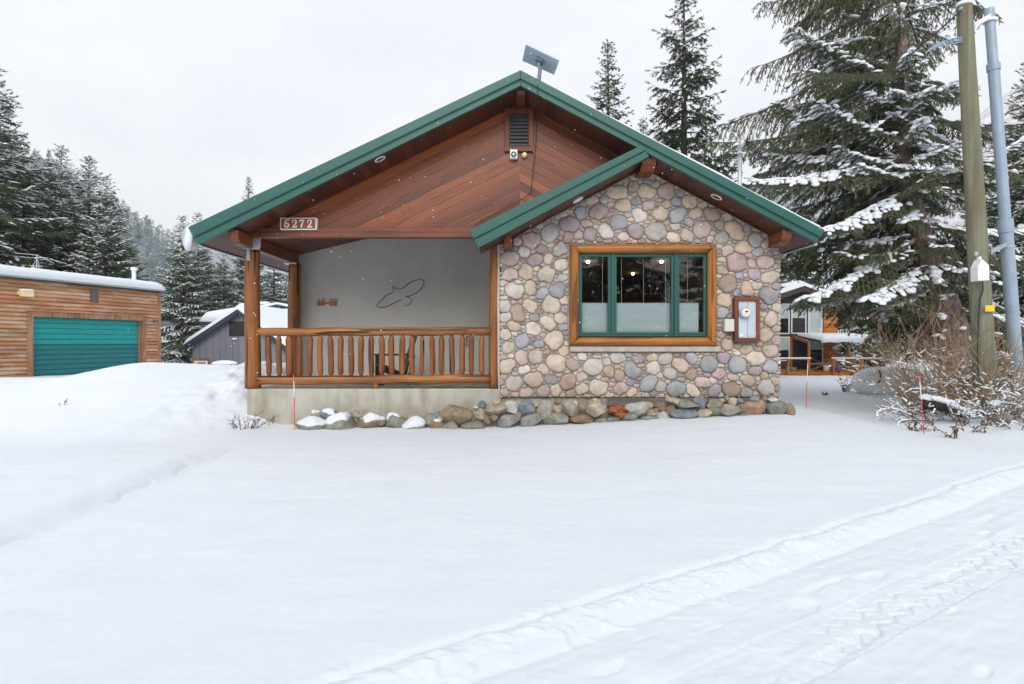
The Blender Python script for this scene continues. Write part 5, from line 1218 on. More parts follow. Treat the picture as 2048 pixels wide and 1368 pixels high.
b = MB(); b.lathe([(.10,0),(.10,.06),(.07,.09)], (PX(1669,YC),YC-.05,PZ(695,YC)), (0,-1,0), 14); b.box(PX(1661.5,YC), PX(1666,YC), YC-.15, YC-.04, PZ(698,YC), PZ(692,YC)); b.build('wall_lamp', M['white'], CB)
# far cabin behind the spruce trunk
YF = 40.0
FC = root('red_log_cabin', 'reddish log cabin with snow ledges hidden behind the large spruce trunk', 'cabin', (PX(1880,YF), YF+3, 0))
M['redlog'] = boards('red_log_siding', [(.22,.075,.04), (.30,.11,.06), (.36,.16,.10)], 'z', .28, grain_axis=0, gap=.14, rough=.8, wash=(.7,.72,.75), washamt=.7)
b = MB(); b.box(PX(1765,YF), PX(2010,YF), YF, YF+7, -.3, PZ(606,YF)); b.build('wall', M['redlog'], FC)
b = MB(); b.prism([(PX(1755,YF),PZ(608,YF)),(PX(2020,YF),PZ(608,YF)),(PX(1990,YF),PZ(560,YF+4)),(PX(1790,YF),PZ(560,YF+4))], YF-.4, YF+7); fr2 = b.build('roof', M['green'], FC)
b = MB(); b.prism([(PX(1750,YF),PZ(606,YF)),(PX(2024,YF),PZ(606,YF)),(PX(1992,YF),PZ(552,YF+4)),(PX(1786,YF),PZ(552,YF+4))], YF-.5, YF+7.1); b.build('roof_snow', M['snow'], fr2, bevel=.15)
wnd(1790,1812,625,655,640,par=FC,Y=YF-.02); wnd(1850,1862,612,630,621,par=FC,Y=YF-.02)
b = MB(); b.box(PX(1765,YF), PX(1940,YF), YF-2.2, YF-.02, PZ(662,YF), PZ(656,YF)); b.build('porch_roof', M['redlog'], FC); b = MB(); b.box(PX(1763,YF), PX(1942,YF), YF-2.3, YF-.02, PZ(655.9,YF), PZ(651.5,YF)); b.build('porch_snow', M['snow'], FC, bevel=.05)
M['chairorange'] = paint('orange_chair', (.55,.22,.05), .6); M['chairgreen'] = paint('green_chair', (.02,.22,.15), .5)
adirondack('adirondack_chair', 'orange wooden adirondack chair out in the snow beyond the cabin deck rail', 'chair', M['chairorange'], (PX(1752,33), 33, PZ(722,33)), R(12), 1.1, 'adirondack chairs in the far yard')
adirondack('adirondack_chair', 'green adirondack chair half hidden by hanging spruce branches', 'chair', M['chairgreen'], (PX(1784,32), 32, PZ(722,32)), R(-20), 1.1, 'adirondack chairs in the far yard')
# red snow machine glimpsed between pole and conduit
YM = 22.0
AT = root('red_atv', 'dark red all terrain vehicle glimpsed between the wooden pole and the grey conduit', 'quad bike', (PX(2008,YM), YM, 0))
M['redpaint'] = paint('dark_red_paint', (.26,.012,.025), .3); xc = PX(2008,YM)
b = MB(); b.prism([(xc-.75,.45),(xc+.75,.45),(xc+.85,.75),(xc+.45,.95),(xc+.1,.85),(xc-.45,.92),(xc-.85,.78)], YM-.3, YM+.3); b.build('body', M['redpaint'], AT, bevel=.05)
b = MB(); b.prism([(xc-.5,.93),(xc+.05,.88),(xc+.05,.98),(xc-.5,1.05)], YM-.16, YM+.16); b.build('seat', M['dark'], AT, bevel=.03)
b = MB(); b.tube([(xc+.4,YM,.9),(xc+.3,YM,1.2)], .03, 8); b.tube([(xc+.25,YM-.4,1.22),(xc+.3,YM,1.2),(xc+.25,YM+.4,1.22)], .018, 8); b.build('handlebar', M['dark'], AT)
for sx in (-.55,.55):
    for sy in (-.42,.42): b = MB(); b.lathe([(.15,-.1),(.30,-.09),(.32,0),(.30,.09),(.15,.1)], (xc+sx,YM+sy,.32), (0,1,0), 18); b.build('wheel', M['dark'], AT, smooth=False)
# white tank lying in the snow
c = P(1776, 757, 15.5); TK = root('white_tank', 'rounded white tank lying half buried in snow behind the bare shrub', 'tank', (c.x, 15.5, 0))
M['tank'] = snow_mat('snowy_tank', (.86,.89,.92), (25,.5))
v = np.sign(IV)*np.abs(IV)**.8; v = v*(1 + .05*fbm(IV[:,0]*2.2, IV[:,2]*2.2+IV[:,1], 7, 4))[:, None]*np.array([.86, .5, .40]) + np.array([c.x, 15.5, c.z-.10]); mesh_np('tank_body', v, IF, M['tank'], TK, True, (c.x, 15.5, 0))
b = MB(); pts = [P(1757+ (4*math.sin(i/8*3.0)), 766-26*i/8, 15.04+.012*i) for i in range(9)]; b.tube(pts, .022, 6); b.build('strap', M['dark'], TK)
# ------------------------------------------------------------------ conifers
def unit(v): return v/np.maximum(np.linalg.norm(v, axis=-1, keepdims=True), 1e-9)
def needles(p0, p1, K, ln, wd, rs, fwd=.75):
    """K needle slivers around every twig segment"""
    N = len(p0); d = unit(p1-p0)
    p0r = np.repeat(p0, K, 0); dr = np.repeat(d, K, 0); seg = np.repeat(p1-p0, K, 0)
    t = rs.rand(N*K, 1)*1.05; rv = rs.normal(size=(N*K, 3)); rv -= (rv*dr).sum(1, keepdims=True)*dr; rv = unit(rv)
    dirn = unit(dr*fwd + rv*(1-fwd*.35)); L = ln*rs.uniform(.7, 1.25, (N*K, 1))
    b = p0r + seg*t; sd = unit(np.cross(dirn, rs.normal(size=(N*K, 3))))*wd*.5
    V = np.stack([b-sd, b+sd, b+dirn*L], 1).reshape(-1, 3)
    return V, np.arange(N*K*3).reshape(-1, 3)
def sticks(p0, p1, r0, r1):
    """3-sided prisms for twig wood"""
    N = len(p0); d = unit(p1-p0); ref = np.where(np.abs(d[:, 2:3]) > .9, np.array([[1., 0, 0]]), np.array([[0, 0, 1.]]))
    a = unit(np.cross(d, ref)); b = np.cross(d, a); V = np.zeros((N, 6, 3))
    for k in range(3):
        o = a*math.cos(k*2.0944)+b*math.sin(k*2.0944); V[:, k] = p0+o*np.reshape(r0, (-1, 1)); V[:, 3+k] = p1+o*np.reshape(r1, (-1, 1))
    base = np.arange(N)[:, None]*6; F_ = np.concatenate([base+np.array([[k, (k+1) % 3, 3+(k+1) % 3, 3+k]]) for k in range(3)], 0)
    return V.reshape(-1, 3), F_
def blobs(c, ax, rl, rw, rh, rs):
    """flattened snow lumps, long axis ax"""
    N = len(c); a = unit(ax); up = np.array([[0, 0, 1.]]); s = unit(np.cross(a, up)); u = np.cross(s, a)
    tv = IV1[None]*(1 + rs.uniform(-.18, .18, (N, len(IV1), 1)))
    V = c[:, None] + a[:, None]*(tv[..., 0:1]*rl.reshape(-1, 1, 1)) + s[:, None]*(tv[..., 1:2]*rw.reshape(-1, 1, 1)) + u[:, None]*(np.where(tv[..., 2:3] > 0, tv[..., 2:3], tv[..., 2:3]*.35)*rh.reshape(-1, 1, 1))
    F_ = (np.arange(N)[:, None, None]*len(IV1) + IF1[None]).reshape(-1, 3)
    return V.reshape(-1, 3), F_

def spruce(seed, Ht, Rb, zb, gap, per, lat_sp, twig_len, K, nl, nw, droop, snow, prof=.8, sag=.18, lat_frac=.45, hang=.25, lean=0, snow_sz=.06, rise=.5, azf=None, lvar=(.65, 1.15), axis=None, clump=0, hangf=None, tier=None, maxdrop=-1, elj=.10):
    """returns dict of arrays: twig segments with needles, wood sticks, snow blobs"""
    rs = np.random.RandomState(seed); SP0, SP1, W0, W1, WR0, WR1, SB, SA, SL = ([] for _ in range(9))
    z = zb
    while z < Ht*.985:
        f = (Ht-z)/(Ht-zb)
        Lm = Rb*(f**prof)
        nb = max(3, int(per*(.6+.5*f) + rs.rand()))
        az0 = rs.rand()*6.28
        for k in range(nb):
            az = az0 + k*6.283/nb + rs.normal(0, .25); L = max(.12, Lm*rs.uniform(*lvar))
            if azf is not None:
                L *= azf(az, z); 
                if L < .15: continue
            zz = z + rs.uniform(-.5, .5)*gap; 
            el = rise*(1-f)**1.5*1.6 - droop*f + rs.normal(0, elj)
            h = np.array([math.cos(az), math.sin(az), 0.]); n = max(4, int(L/.22)+2)
            t = np.linspace(0, 1, n); rr = L*t*math.cos(el); hh = L*t*math.sin(el) - sag*L*(t**1.6) + sag*.75*L*(t**3.2)
            ax = np.stack([h[0]*rr + lean*zz, h[1]*rr, zz+hh], 1)
            ax[:, :2] += np.cumsum(rs.normal(0, .02*L/n*3, (n, 2)), 0)
            br = .012 + .012*L; bsn = 1.0 if not clump else (1.35 if rs.rand() < clump else .16)
            if axis is not None: ax[:, 0] += axis(zz)
            W0.append(ax[:-1]); W1.append(ax[1:]); q = br*(1-t*.85); WR0.append(q[:-1]); WR1.append(q[1:])
            hg = hang if hangf is None else hangf(f)*rs.uniform(.6, 1.3); hb_ = 1.0 if hangf is None else .35; hq = .55 if hangf is None else .85
            # laterals
            m = max(3, int(L/lat_sp)); tl = np.linspace(.16 if L > .8 else .05, .99, m) + rs.uniform(-.4, .4, m)/m*.8; tl = np.clip(tl, .03, 1)
            pos = np.stack([np.interp(tl, t, ax[:, i]) for i in range(3)], 1); tan = unit(np.stack([np.interp(np.clip(tl+.05, 0, 1), t, ax[:, i]) - np.interp(np.clip(tl-.05, 0, 1), t, ax[:, i]) for i in range(3)], 1))
            side = np.where(np.arange(m) % 2 == 0, 1, -1)[:, None]*np.cross(tan, np.array([0, 0, 1.])); side = unit(side)
            ll = (L*lat_frac*(1-tl*.85)*np.minimum(1, .45+tl*1.6) + twig_len*.7)*rs.uniform(.55, 1.15, m)
            dl = unit(tan*.72 + side*.75 + np.array([0, 0, -1.])*(hg*hb_*rs.uniform(.3, 1.6, (m, 1))))
            dl[-1] = tan[-1]
            # subdivide laterals with downward curve
            ns = np.maximum(1, (ll/(twig_len*.75)).astype(int)); 
            for i in range(m):
                s_ = ns[i]; u = np.linspace(0, 1, s_+1)[:, None]; pts = pos[i] + dl[i]*ll[i]*u + np.array([0, 0, -1.])*(hg*hq*ll[i]*u**2)
                SP0.append(pts[:-1]); SP1.append(pts[1:])
                W0.append(pts[:-1]); W1.append(pts[1:]); WR0.append(np.full(s_, .004+.004*ll[i])); WR1.append(np.full(s_, .003+.002*ll[i]))
                if s_ >= 2:   # side twigs on the lateral
                    a_ = unit(pts[1:]-pts[:-1]); sd = unit(np.cross(a_, np.array([0, 0, 1.])))
                    for sg in (-1, 1):
                        base = pts[:-1] + (pts[1:]-pts[:-1])*rs.rand(s_, 1); dv = unit(a_*.75 + sd*sg*.7 + np.array([0, 0, -1.])*rs.uniform(0, 2.2*hang, (s_, 1)))
                        SP0.append(base); SP1.append(base + dv*twig_len*rs.uniform(.6, 1.1, (s_, 1))*(1-.35*u[:-1]))
                ps = snow(f, tl[i], rs)*bsn
                if ps > 0:
                    kk = (rs.rand(s_) < ps) & ((pts[1:]-pts[:-1])[:, 2] > maxdrop*np.linalg.norm(pts[1:]-pts[:-1], axis=1)) & ((u[:-1, 0] < .72) | (rs.rand(s_) < .25) | (hangf is None))
                    if kk.any(): SB.append(((pts[:-1]+pts[1:])/2)[kk]); SA.append((pts[1:]-pts[:-1])[kk]); SL.append(np.full(kk.sum(), twig_len))
            kk = rs.rand(n-1) < snow(f, .7, rs)*bsn
            if hangf is not None and bsn > 1 and f > .5:
                cmid = ((ax[:-1]+ax[1:])/2)[n//4:]
                for _r in range(3):
                    k3 = rs.rand(len(cmid)) < .7
                    if k3.any(): SB.append(cmid[k3] + np.c_[rs.normal(0, .06, (k3.sum(), 2)), rs.normal(-.005, .012, k3.sum())]); SA.append((ax[1:]-ax[:-1])[n//4:][k3]); SL.append(np.full(k3.sum(), twig_len*1.0))
            if kk.any(): SB.append(((ax[:-1]+ax[1:])/2)[kk]); SA.append((ax[1:]-ax[:-1])[kk]); SL.append(np.full(kk.sum(), twig_len*1.3))
        z += (gap*(.55+.6*f) if tier is None else tier(f))*rs.uniform(.8, 1.2)
    p0, p1 = np.vstack(SP0), np.vstack(SP1)
    nv = needles(p0, p1, K, nl, nw, rs)
    wv = sticks(np.vstack(W0), np.vstack(W1), np.concatenate(WR0), np.concatenate(WR1))
    sv = None
    if SB:
        c = np.vstack(SB); a = np.vstack(SA); l = np.concatenate(SL); N = len(c); sz = rs.uniform(.6, 1.35, N)
        a_ = unit(a); 
        sv = blobs(c + np.array([0, 0, snow_sz*.45]) + (0 if hangf is None else rs.normal(0, .022, (N, 3))*np.array([1, 1, .35])), a, l*.72*sz, snow_sz*sz*(1 if hangf is None else rs.uniform(.8, 1.7, N)), snow_sz*.6*sz, rs)
    return nv, wv, sv
def make_tree(name, label, group, arrs, Ht, r0, needle, bark, lean=0, ztop=None):
    nv, wv, sv = arrs
    t = root(name, label, 'tree', (0,0,0), group)
    b = MB(); n = 22; pts = []; rad = []
    for i in range(n+1):
        u = i/n; z = -.6 + (Ht+.6)*u; pts.append((lean*max(z, 0), .02*math.sin(z*1.3), z)); rad.append(max(.006, r0*((1-u)**.85) + (.35*r0*math.exp(-max(0, z)*2.2))))
    b.tube(pts, rad, 18, rough=.05, rng=random.Random(3)); b.build('trunk', bark, t, smooth=True)
    cr = mesh_np('crown', nv[0], nv[1], needle, t)
    mesh_np('branches', wv[0], wv[1], bark, t)
    if sv is not None: mesh_np('branch_snow', sv[0], sv[1], M['treesnow'], t, True)['kind'] = 'stuff'
    return t
def place(t, x, y, z, s=1.0, sx=1.0, rz=0.0, label=None, group=None):
    t.location = (x, y, z); t.scale = (s*sx, s*sx, s); t.rotation_euler = (0, 0, rz); ORIG[t.name] = Vector((x, y, z))
    if label: t['label'] = label
    if group: t['group'] = group
    return t

# mid-distance spruces: two snowy kinds, one open dark kind
GRP = 'snow dusted spruces behind the garage and grey house'
snA = lambda f, t, rs: .78 if rs.rand() < .78 else .25
snC = lambda f, t, rs: .10
TA = make_tree('spruce_tree', 'x', GRP, spruce(21, 15, 3.1, .5, .36, 6, .14, .21, 10, .12, .034, .30, snA, prof=.72, hang=.30, snow_sz=.058, clump=.6), 15, .26, M['needle_mid'], M['barkfar'])
TB = make_tree('spruce_tree', 'x', GRP, spruce(22, 15, 2.7, .4, .37, 6, .14, .20, 10, .115, .034, .22, snA, prof=.62, hang=.26, snow_sz=.060, clump=.6), 15, .24, M['needle_mid'], M['barkfar'])
TC = make_tree('open_spruce', 'x', 'dark spruces rising behind the house roof', spruce(23, 16, 3.3, 2.0, .36, 5, .11, .20, 13, .11, .030, .10, snC, prof=.80, sag=.24, hang=.50, rise=.40, lat_frac=.34, snow_sz=.04, lvar=(.45, 1.25)), 16, .24, M['needle_dark'], M['barkfar'])
TD = make_tree('open_spruce', 'x', 'dark spruces rising behind the house roof', spruce(27, 16, 3.0, 2.0, .34, 6, .12, .19, 13, .10, .030, .05, snC, prof=.78, sag=.16, hang=.36, rise=.5, lat_frac=.36, snow_sz=.045, lvar=(.6, 1.15)), 16, .22, M['needle_dark'], M['barkfar'])
used = set()
def plant(tmpl, px, pyapex, Y, zbase, sx, rz, label, group=None, base_h=15):
    o = tmpl if tmpl.name not in used else copy_tree(tmpl)
    used.add(tmpl.name)
    zt_ = PZ(pyapex, Y); s = (zt_-zbase)/base_h
    return place(o, PX(px, Y), Y, zbase, s, sx, rz, label, group)
plant(TA, -18, 118, 33, 0, 1.35, .3, 'tallest snow dusted spruce at the left picture edge behind the garage')
plant(TB, 48, 292, 37, 0, 1.35, 1.2, 'snowy spruce second from left, shorter, behind the garage antenna')
plant(TB, 122, 292, 36, 0, 1.3, 2.3, 'snowy spruce third from left with a pointed light top above the garage')
plant(TA, 178, 312, 38, 0, 1.3, 3.9, 'broad snowy spruce above the garage vent, fourth from left')
plant(TB, 212, 350, 34, 0, 1.3, 5.1, 'snowy spruce with a bare lower trunk left of the garage flue pipe')
plant(TA, 250, 452, 36, -.5, 1.25, .9, 'lower snowy spruce directly behind the garage flue pipe')
plant(TD, 98, 294, 58, 0, .55, .2, 'thin spruce tip poking up between the snowy spruces above the garage', GRP, 16)
plant(TA, 366, 430, 62, -1.5, 1.3, 2.0, 'snowy spruce left of the house eave, left one of a pair')
plant(TB, 396, 424, 66, -1.5, 1.2, .4, 'snowy spruce right behind the eave snow, right one of a pair')
plant(TB, 448, 500, 70, -1.5, 1.2, 3.1, 'snowy spruce above the left slope of the grey house roof')
plant(TA, 505, 478, 66, -1.5, 1.2, 4.4, 'snowy spruce seen just right of the front porch post')
plant(TB, 548, 488, 72, -1.5, 1.3, 5.6, 'snowy spruce seen between the two porch posts')
plant(TA, 592, 480, 68, -1.5, 1.2, 1.5, 'snowy spruce half hidden by the rear porch post')
plant(TD, 497, 350, 80, -1, .8, 2.2, 'small distant spruce tip above the left slope of the green roof', GRP, 16)
plant(TD, 1216, 76, 28, -.3, 1.05, 1.0, 'shorter narrow spruce behind the right roof slope', None, 16)
plant(TC, 1368, -45, 24.5, -.3, 1.12, 2.6, 'tall open spruce behind the right roof slope with its top cut off', None, 16)
plant(TD, 1286, 232, 31, -.3, 1.0, 4.0, 'low spruce filling the gap between the two spruces behind the roof', 'dark spruces rising behind the house roof', 16)
GR2 = 'spruces behind the utility pole'
plant(TA, 2062, 118, 17.5, 0, 1.15, .7, 'dense dark spruce at the right picture edge behind the conduit', GR2)
plant(TB, 1962, 292, 22, 0, 1.1, 2.9, 'dark spruce directly behind the wooden utility pole', GR2)
plant(TA, 1716, 392, 30, 0, 1.0, 4.9, 'small spruce above the orange cabin, behind the large spruce branches', GR2)
plant(TB, 1560, 470, 40, 0, .95, 1.9, 'small snowy spruce between the roof end and the large spruce', GR2)
# trees across the road: seen reflected in the window
plant(TB, 1612, 398, 36, 0, 1.2, 3.3, 'snowy spruce filling the gap above the orange cabin roof', GR2)
GR3 = 'spruces across the road behind the viewer'
for i, (x, y, s, rz) in enumerate(((-9, -17, 1.0, .3), (-3.5, -20, 1.15, 2.1), (2.5, -18, .95, 4.0), (7.5, -21, 1.2, 1.1), (13, -18, 1.05, 5.2))):
    o = copy_tree((TA, TC)[i % 2]); place(o, x, y, 0, s, 1.2, rz, 'spruce across the road mirrored in the front window', GR3)

# the big near spruce: thick leaning trunk, long drooping snow loaded boughs
TX, TY = PX(1915, 12.6), 12.6
LEAN = 0.0
_tp = [(1925,760,38),(1912,700,34),(1897,645,31),(1873,575,28),(1850,505,22),(1828,420,17),(1813,340,13.5),(1806,250,11.5),(1801,0,10.5),(1796,-300,7),(1792,-700,2.5)]
_tz = np.array([PZ(p[1], TY) for p in _tp]); _tx = np.array([PX(p[0], TY)-TX for p in _tp]); _tr = np.array([p[2]/F*TY for p in _tp])
_zz = np.linspace(_tz[0]-.3, _tz[-1], 400); _k = np.ones(21)/21
_xs = np.convolve(np.pad(np.interp(_zz, _tz, _tx), 10, mode='edge'), _k, 'valid')
def trunkx(z): return float(np.interp(z, _zz, _xs))
def azbig(az, z):
    c, s = math.cos(az), math.sin(az)      # c<0 = towards the house (left)
    k = 1.0
    if c > .2 and 3.4 < z < 8.2: k *= .62   # thin on the right, sky shows through
    if c < .1 and z < 4.0: k *= float(np.clip(.16 + (z-1.75)/2.1*.86, .10, 1)) if c < -.15 else float(np.clip(.4 + (z-1.6)/2.2*.6, .25, 1))
    if c > .1 and s < -.15 and z > 5.6: k *= .40
    if s < -.7 and z < 2.6: k *= .50
    if s < -.55 and z > 3.6: k *= .42
    if s < -.2 and c > -.45 and z < 3.9: k *= .36
    return k
def snbig(f, t, rs):
    base = .95 if f > .72 else .60 if f > .63 else .20 if f > .5 else .07
    return base*(t > .22)*(.6+.4*t)
bigA = spruce(51, 15.8, 4.35, 1.65, .36, 8, .070, .125, 38, .032, .0092, .22, snbig, prof=.50, sag=.20, hang=.85, rise=.30, lat_frac=.38, snow_sz=.052, azf=azbig, lvar=(.4, 1.15), axis=trunkx, clump=.62,
    hangf=lambda f: .45 if f > .62 else .95, elj=.20, tier=lambda f: .30 if f > .62 else .37, maxdrop=-.62)
big = root('large_spruce', 'large near spruce with leaning scaly trunk and drooping snow laden boughs right of the house', 'tree', (TX, TY, 0)); ORIG[big.name] = Vector((0,0,0))
b = MB(); n = 80; pts = []; rad = []
for i in range(n+1):
    z = -.1 + 15.6*i/n; pts.append((trunkx(z), 0, z)); rad.append(max(.02, float(np.interp(z, _tz, _tr))))
q = random.Random(8); b.tube(pts, rad, 40, rough=.035, rng=q); b.build('trunk', M['bark'], big, smooth=True)
mesh_np('crown', bigA[0][0], bigA[0][1], M['needle_near'], big); mesh_np('branches', bigA[1][0], bigA[1][1], M['bark'], big); mesh_np('branch_snow', bigA[2][0], bigA[2][1], M['treesnow'], big, True)['kind'] = 'stuff'
print('big spruce tris', len(bigA[0][1]), len(bigA[2][1]))

# ------------------------------------------------------------------ bare shrubs, dead plants, fallen log
M['twig'] = paint('bare_twig', (.31,.215,.135), .8, 0, .35, 5); M['twigdark'] = paint('dark_twig', (.095,.06,.045), .85, 0, .3, 5); M['deadleaf'] = paint('dead_leaf', (.13,.06,.03), .8, 0, .4, 9)
def shrub(label, cx, cy, n, hgt, spread, seed, mats=('twig',), snowy=.25, group='bare shrubs by the utility pole', up_=1.0, name='bare_shrub', side=10):
    rs = np.random.RandomState(seed); gz_ = gz(cx, cy); r_ = root(name, label, 'shrub', (cx, cy, gz_), group); ORIG[r_.name] = Vector((0,0,0)); 
    A0, A1, R0, R1 = [], [], [], []; SB, SA, SL = [], [], []
    def grow(p, d, L, r, depth):
        m = max(3, int(L/.11)); pts = [p]
        for i in range(m):
            d = d + rs.normal(0, .13, 3) + np.array([0, 0, .02*up_ if depth == 0 else .03]); d /= np.linalg.norm(d); pts.append(pts[-1]+d*L/m)
        pts = np.array(pts); rad = r*np.linspace(1, .35, m+1); A0.append(pts[:-1]); A1.append(pts[1:]); R0.append(rad[:-1]); R1.append(rad[1:])
        dd = pts[1:]-pts[:-1]; flat = np.abs(dd[:, 2])/np.linalg.norm(dd, axis=1) < .75
        k = (rs.rand(m) < snowy*1.6) & flat & (pts[1:, 2] < hgt*.62)
        if k.any(): SB.append(((pts[:-1]+pts[1:])/2)[k]); SA.append(dd[k]); SL.append(np.full(k.sum(), L/m))
        if depth < 2:
            for _ in range(rs.randint(2, 5) if depth == 0 else rs.randint(1, 4)):
                j = rs.randint(max(1, m//4), m+1); a_ = rs.normal(size=3); a_ -= a_.dot(d)*d; a_ /= np.linalg.norm(a_)
                nd = d*.7 + a_*.75; grow(pts[j], nd/np.linalg.norm(nd), L*rs.uniform(.3, .6), r*.55, depth+1)
    for i in range(n):
        a_ = rs.rand()*6.28; rr = spread*math.sqrt(rs.rand())*.5; p = np.array([math.cos(a_)*rr, math.sin(a_)*rr*.7, -.05])
        d = np.array([math.cos(a_)*rs.uniform(.05, .75), math.sin(a_)*rs.uniform(.05, .6), rs.uniform(.5, 1.0)*up_]); d /= np.linalg.norm(d)
        grow(p, d, hgt*rs.uniform(.45, 1.1), .0085, 0)
    v, f = sticks(np.vstack(A0), np.vstack(A1), np.concatenate(R0), np.concatenate(R1)); mesh_np('twigs', v, f, M[mats[0]], r_)
    if SB:
        c = np.vstack(SB); a = np.vstack(SA); l = np.concatenate(SL); N = len(c); s_ = rs.uniform(.6, 1.3, N)
        v, f = blobs(c+np.array([0, 0, .012]), a, l*.6*s_, .016*s_, .014*s_, rs); mesh_np('twig_snow', v, f, M['treesnow'], r_, True)['kind'] = 'stuff'
    ORIG[r_.name] = Vector((cx, cy, gz_)); return r_
shrub('upright bare tan shrub in front of the large spruce trunk', PX(1905,10.6), 10.6, 95, 1.75, 1.5, 3, snowy=.12)
shrub('spreading bare tan shrub reaching left from the spruce trunk', PX(1868,10.9), 10.9, 50, 1.6, 1.1, 4, snowy=.12)
shrub('bare shrub around the foot of the wooden utility pole', PX(1965,9.7), 9.7, 50, 1.2, 1.1, 5, snowy=.2)
shrub('bare shrub around the foot of the grey conduit at the right edge', PX(2035,9.5), 9.5, 46, 1.1, 1.0, 6, snowy=.25)
shrub('low dark tangled brush under snow between the shrub and the fallen log', PX(1930,9.7), 9.7, 40, .60, 1.7, 7, ('twigdark',), snowy=.6, up_=.45)
shrub('low dark tangled brush at the right edge of the snow bank', PX(2040,9.0), 9.0, 34, .55, 1.1, 8, ('twigdark',), snowy=.5, up_=.5)
shrub('tiny dry stems in the snow left of the foundation corner', PX(488,9.15), 9.15, 14, .24, .35, 9, ('twigdark',), snowy=0, group='dry stems in the snow', name='dry_stems')
shrub('single tiny dry stem in the left snowfield', PX(121,9.5), 9.5, 2, .14, .05, 10, ('twigdark',), snowy=0, group='dry stems in the snow', name='dry_stems')
shrub('short dry stems against the foundation corner', PX(530,9.5), 9.5, 14, .15, .30, 12, ('twig',), snowy=0, group='dry stems in the snow', name='dry_stems')
shrub('distant pale bare saplings behind the cabin porch', PX(1722,29), 29, 30, 3.2, 2.6, 13, ('twigdark',), snowy=.6, group=None, name='bare_saplings')
def dead_plant(label, cx, cy, n, hgt, seed, flat=False):
    rs = np.random.RandomState(seed); gz_ = gz(cx, cy); r_ = root('dead_plant', label, 'dead plant', (cx, cy, gz_), 'dead brown plants in the snow'); ORIG[r_.name] = Vector((0,0,0)); b = MB(); lf = MB()
    for i in range(n):
        a_ = rs.uniform(-1.2, 1.2) if not flat else rs.normal(.2, .35); L = hgt*rs.uniform(.5, 1.1); p = Vector((rs.uniform(-.06,.06), rs.uniform(-.06,.06), -.03)); pts = [p]
        for j in range(8):
            d = Vector((math.sin(a_*(1+j*.10)), rs.normal(0,.2), math.cos(a_*(1+j*.10))*(.35 if flat else 1))); d.normalize(); pts.append(pts[-1]+d*L/8)
            for _ in range(3):
                o = Vector(rs.normal(0, 1, 3)); o.normalize(); q = pts[-1]; s_ = rs.uniform(.018, .045); t2 = Vector(rs.normal(0, 1, 3)).normalized(); lf.add([q, q+o*s_+t2*s_*.4, q+o*s_*1.9, q+o*s_-t2*s_*.4], [(0,1,2,3)])
        b.tube(pts, [.006*(1-j/10) for j in range(9)], 5)
    b.build('stems', M['twigdark'], r_); lf.build('leaves', M['deadleaf'], r_, fix=False); ORIG[r_.name] = Vector((cx, cy, gz_))
dead_plant('dead brown leafy plant sticking out of the snow in front of the cabin deck', PX(1688,16.0), 16.0, 9, .55, 3)
dead_plant('drooping dead brown frond standing in the snow at lower right', PX(1970,8.6), 8.6, 3, .30, 5)
dead_plant('flat dead brown fern lying on the snow by the right snow stake', PX(1822,8.9), 8.9, 4, .42, 6, True)
dead_plant('flat dead dark fern lying on the snow right of the red snow stake', PX(1905,8.3), 8.3, 4, .50, 8, True)
dead_plant('tiny dark dead sprig in the snow near the cabin', PX(1653,15), 15, 3, .14, 9)
fl0, fl1 = P(1845,806,9.5), P(1932,829,9.2)
fg = root('fallen_log', 'dark fallen log with snow on top below the bare shrub', 'log', tuple(fl0)); b = MB(); pts = []; rad = []
for i in range(15): t = i/14; pts.append(fl0.lerp(fl1, t)+Vector((0, 0, .03*math.sin(t*4)-.02))); rad.append(.085*(1-t*.7)*(1+.15*math.sin(i*2.1)))
b.tube(pts, rad, 12, rough=.1, rng=random.Random(4)); M['charred'] = _bark('charred_bark', (.012,.010,.009), (.05,.045,.04), 9); b.build('trunk', M['charred'], fg, smooth=True)
cs_ = np.array([list(p) for p in pts[1:]]); rs = np.random.RandomState(3); v, f = blobs(cs_+np.array([.03, .04, .09]), np.tile(np.array([[1., -.3, -.25]]), (len(cs_), 1)), np.full(len(cs_), .12), np.linspace(.13, .07, len(cs_)), np.linspace(.085, .04, len(cs_)), rs); mesh_np('snow_cover', v, f, M['snow'], fg, True, tuple(fl0))
for i, (px, py, Y, s_, lb) in enumerate(((2005, 838, 8.9, .16, 'grey rock poking from the snow at the right picture edge'), (1990, 806, 9.3, .10, 'small snow capped clump under the brush at right'))):
    v = rock_shape(300+i, .8)*np.array([s_, s_*.8, s_*.6]) + np.array(P(px, py, Y)); o = mesh_np('rock', v, IF, M['rock'] if i == 0 else M['snow'], None, True, tuple(P(px, py, Y)), np.tile(np.array((.22,.20,.17)), (len(v), 1))); tag(o, lb, 'rock')

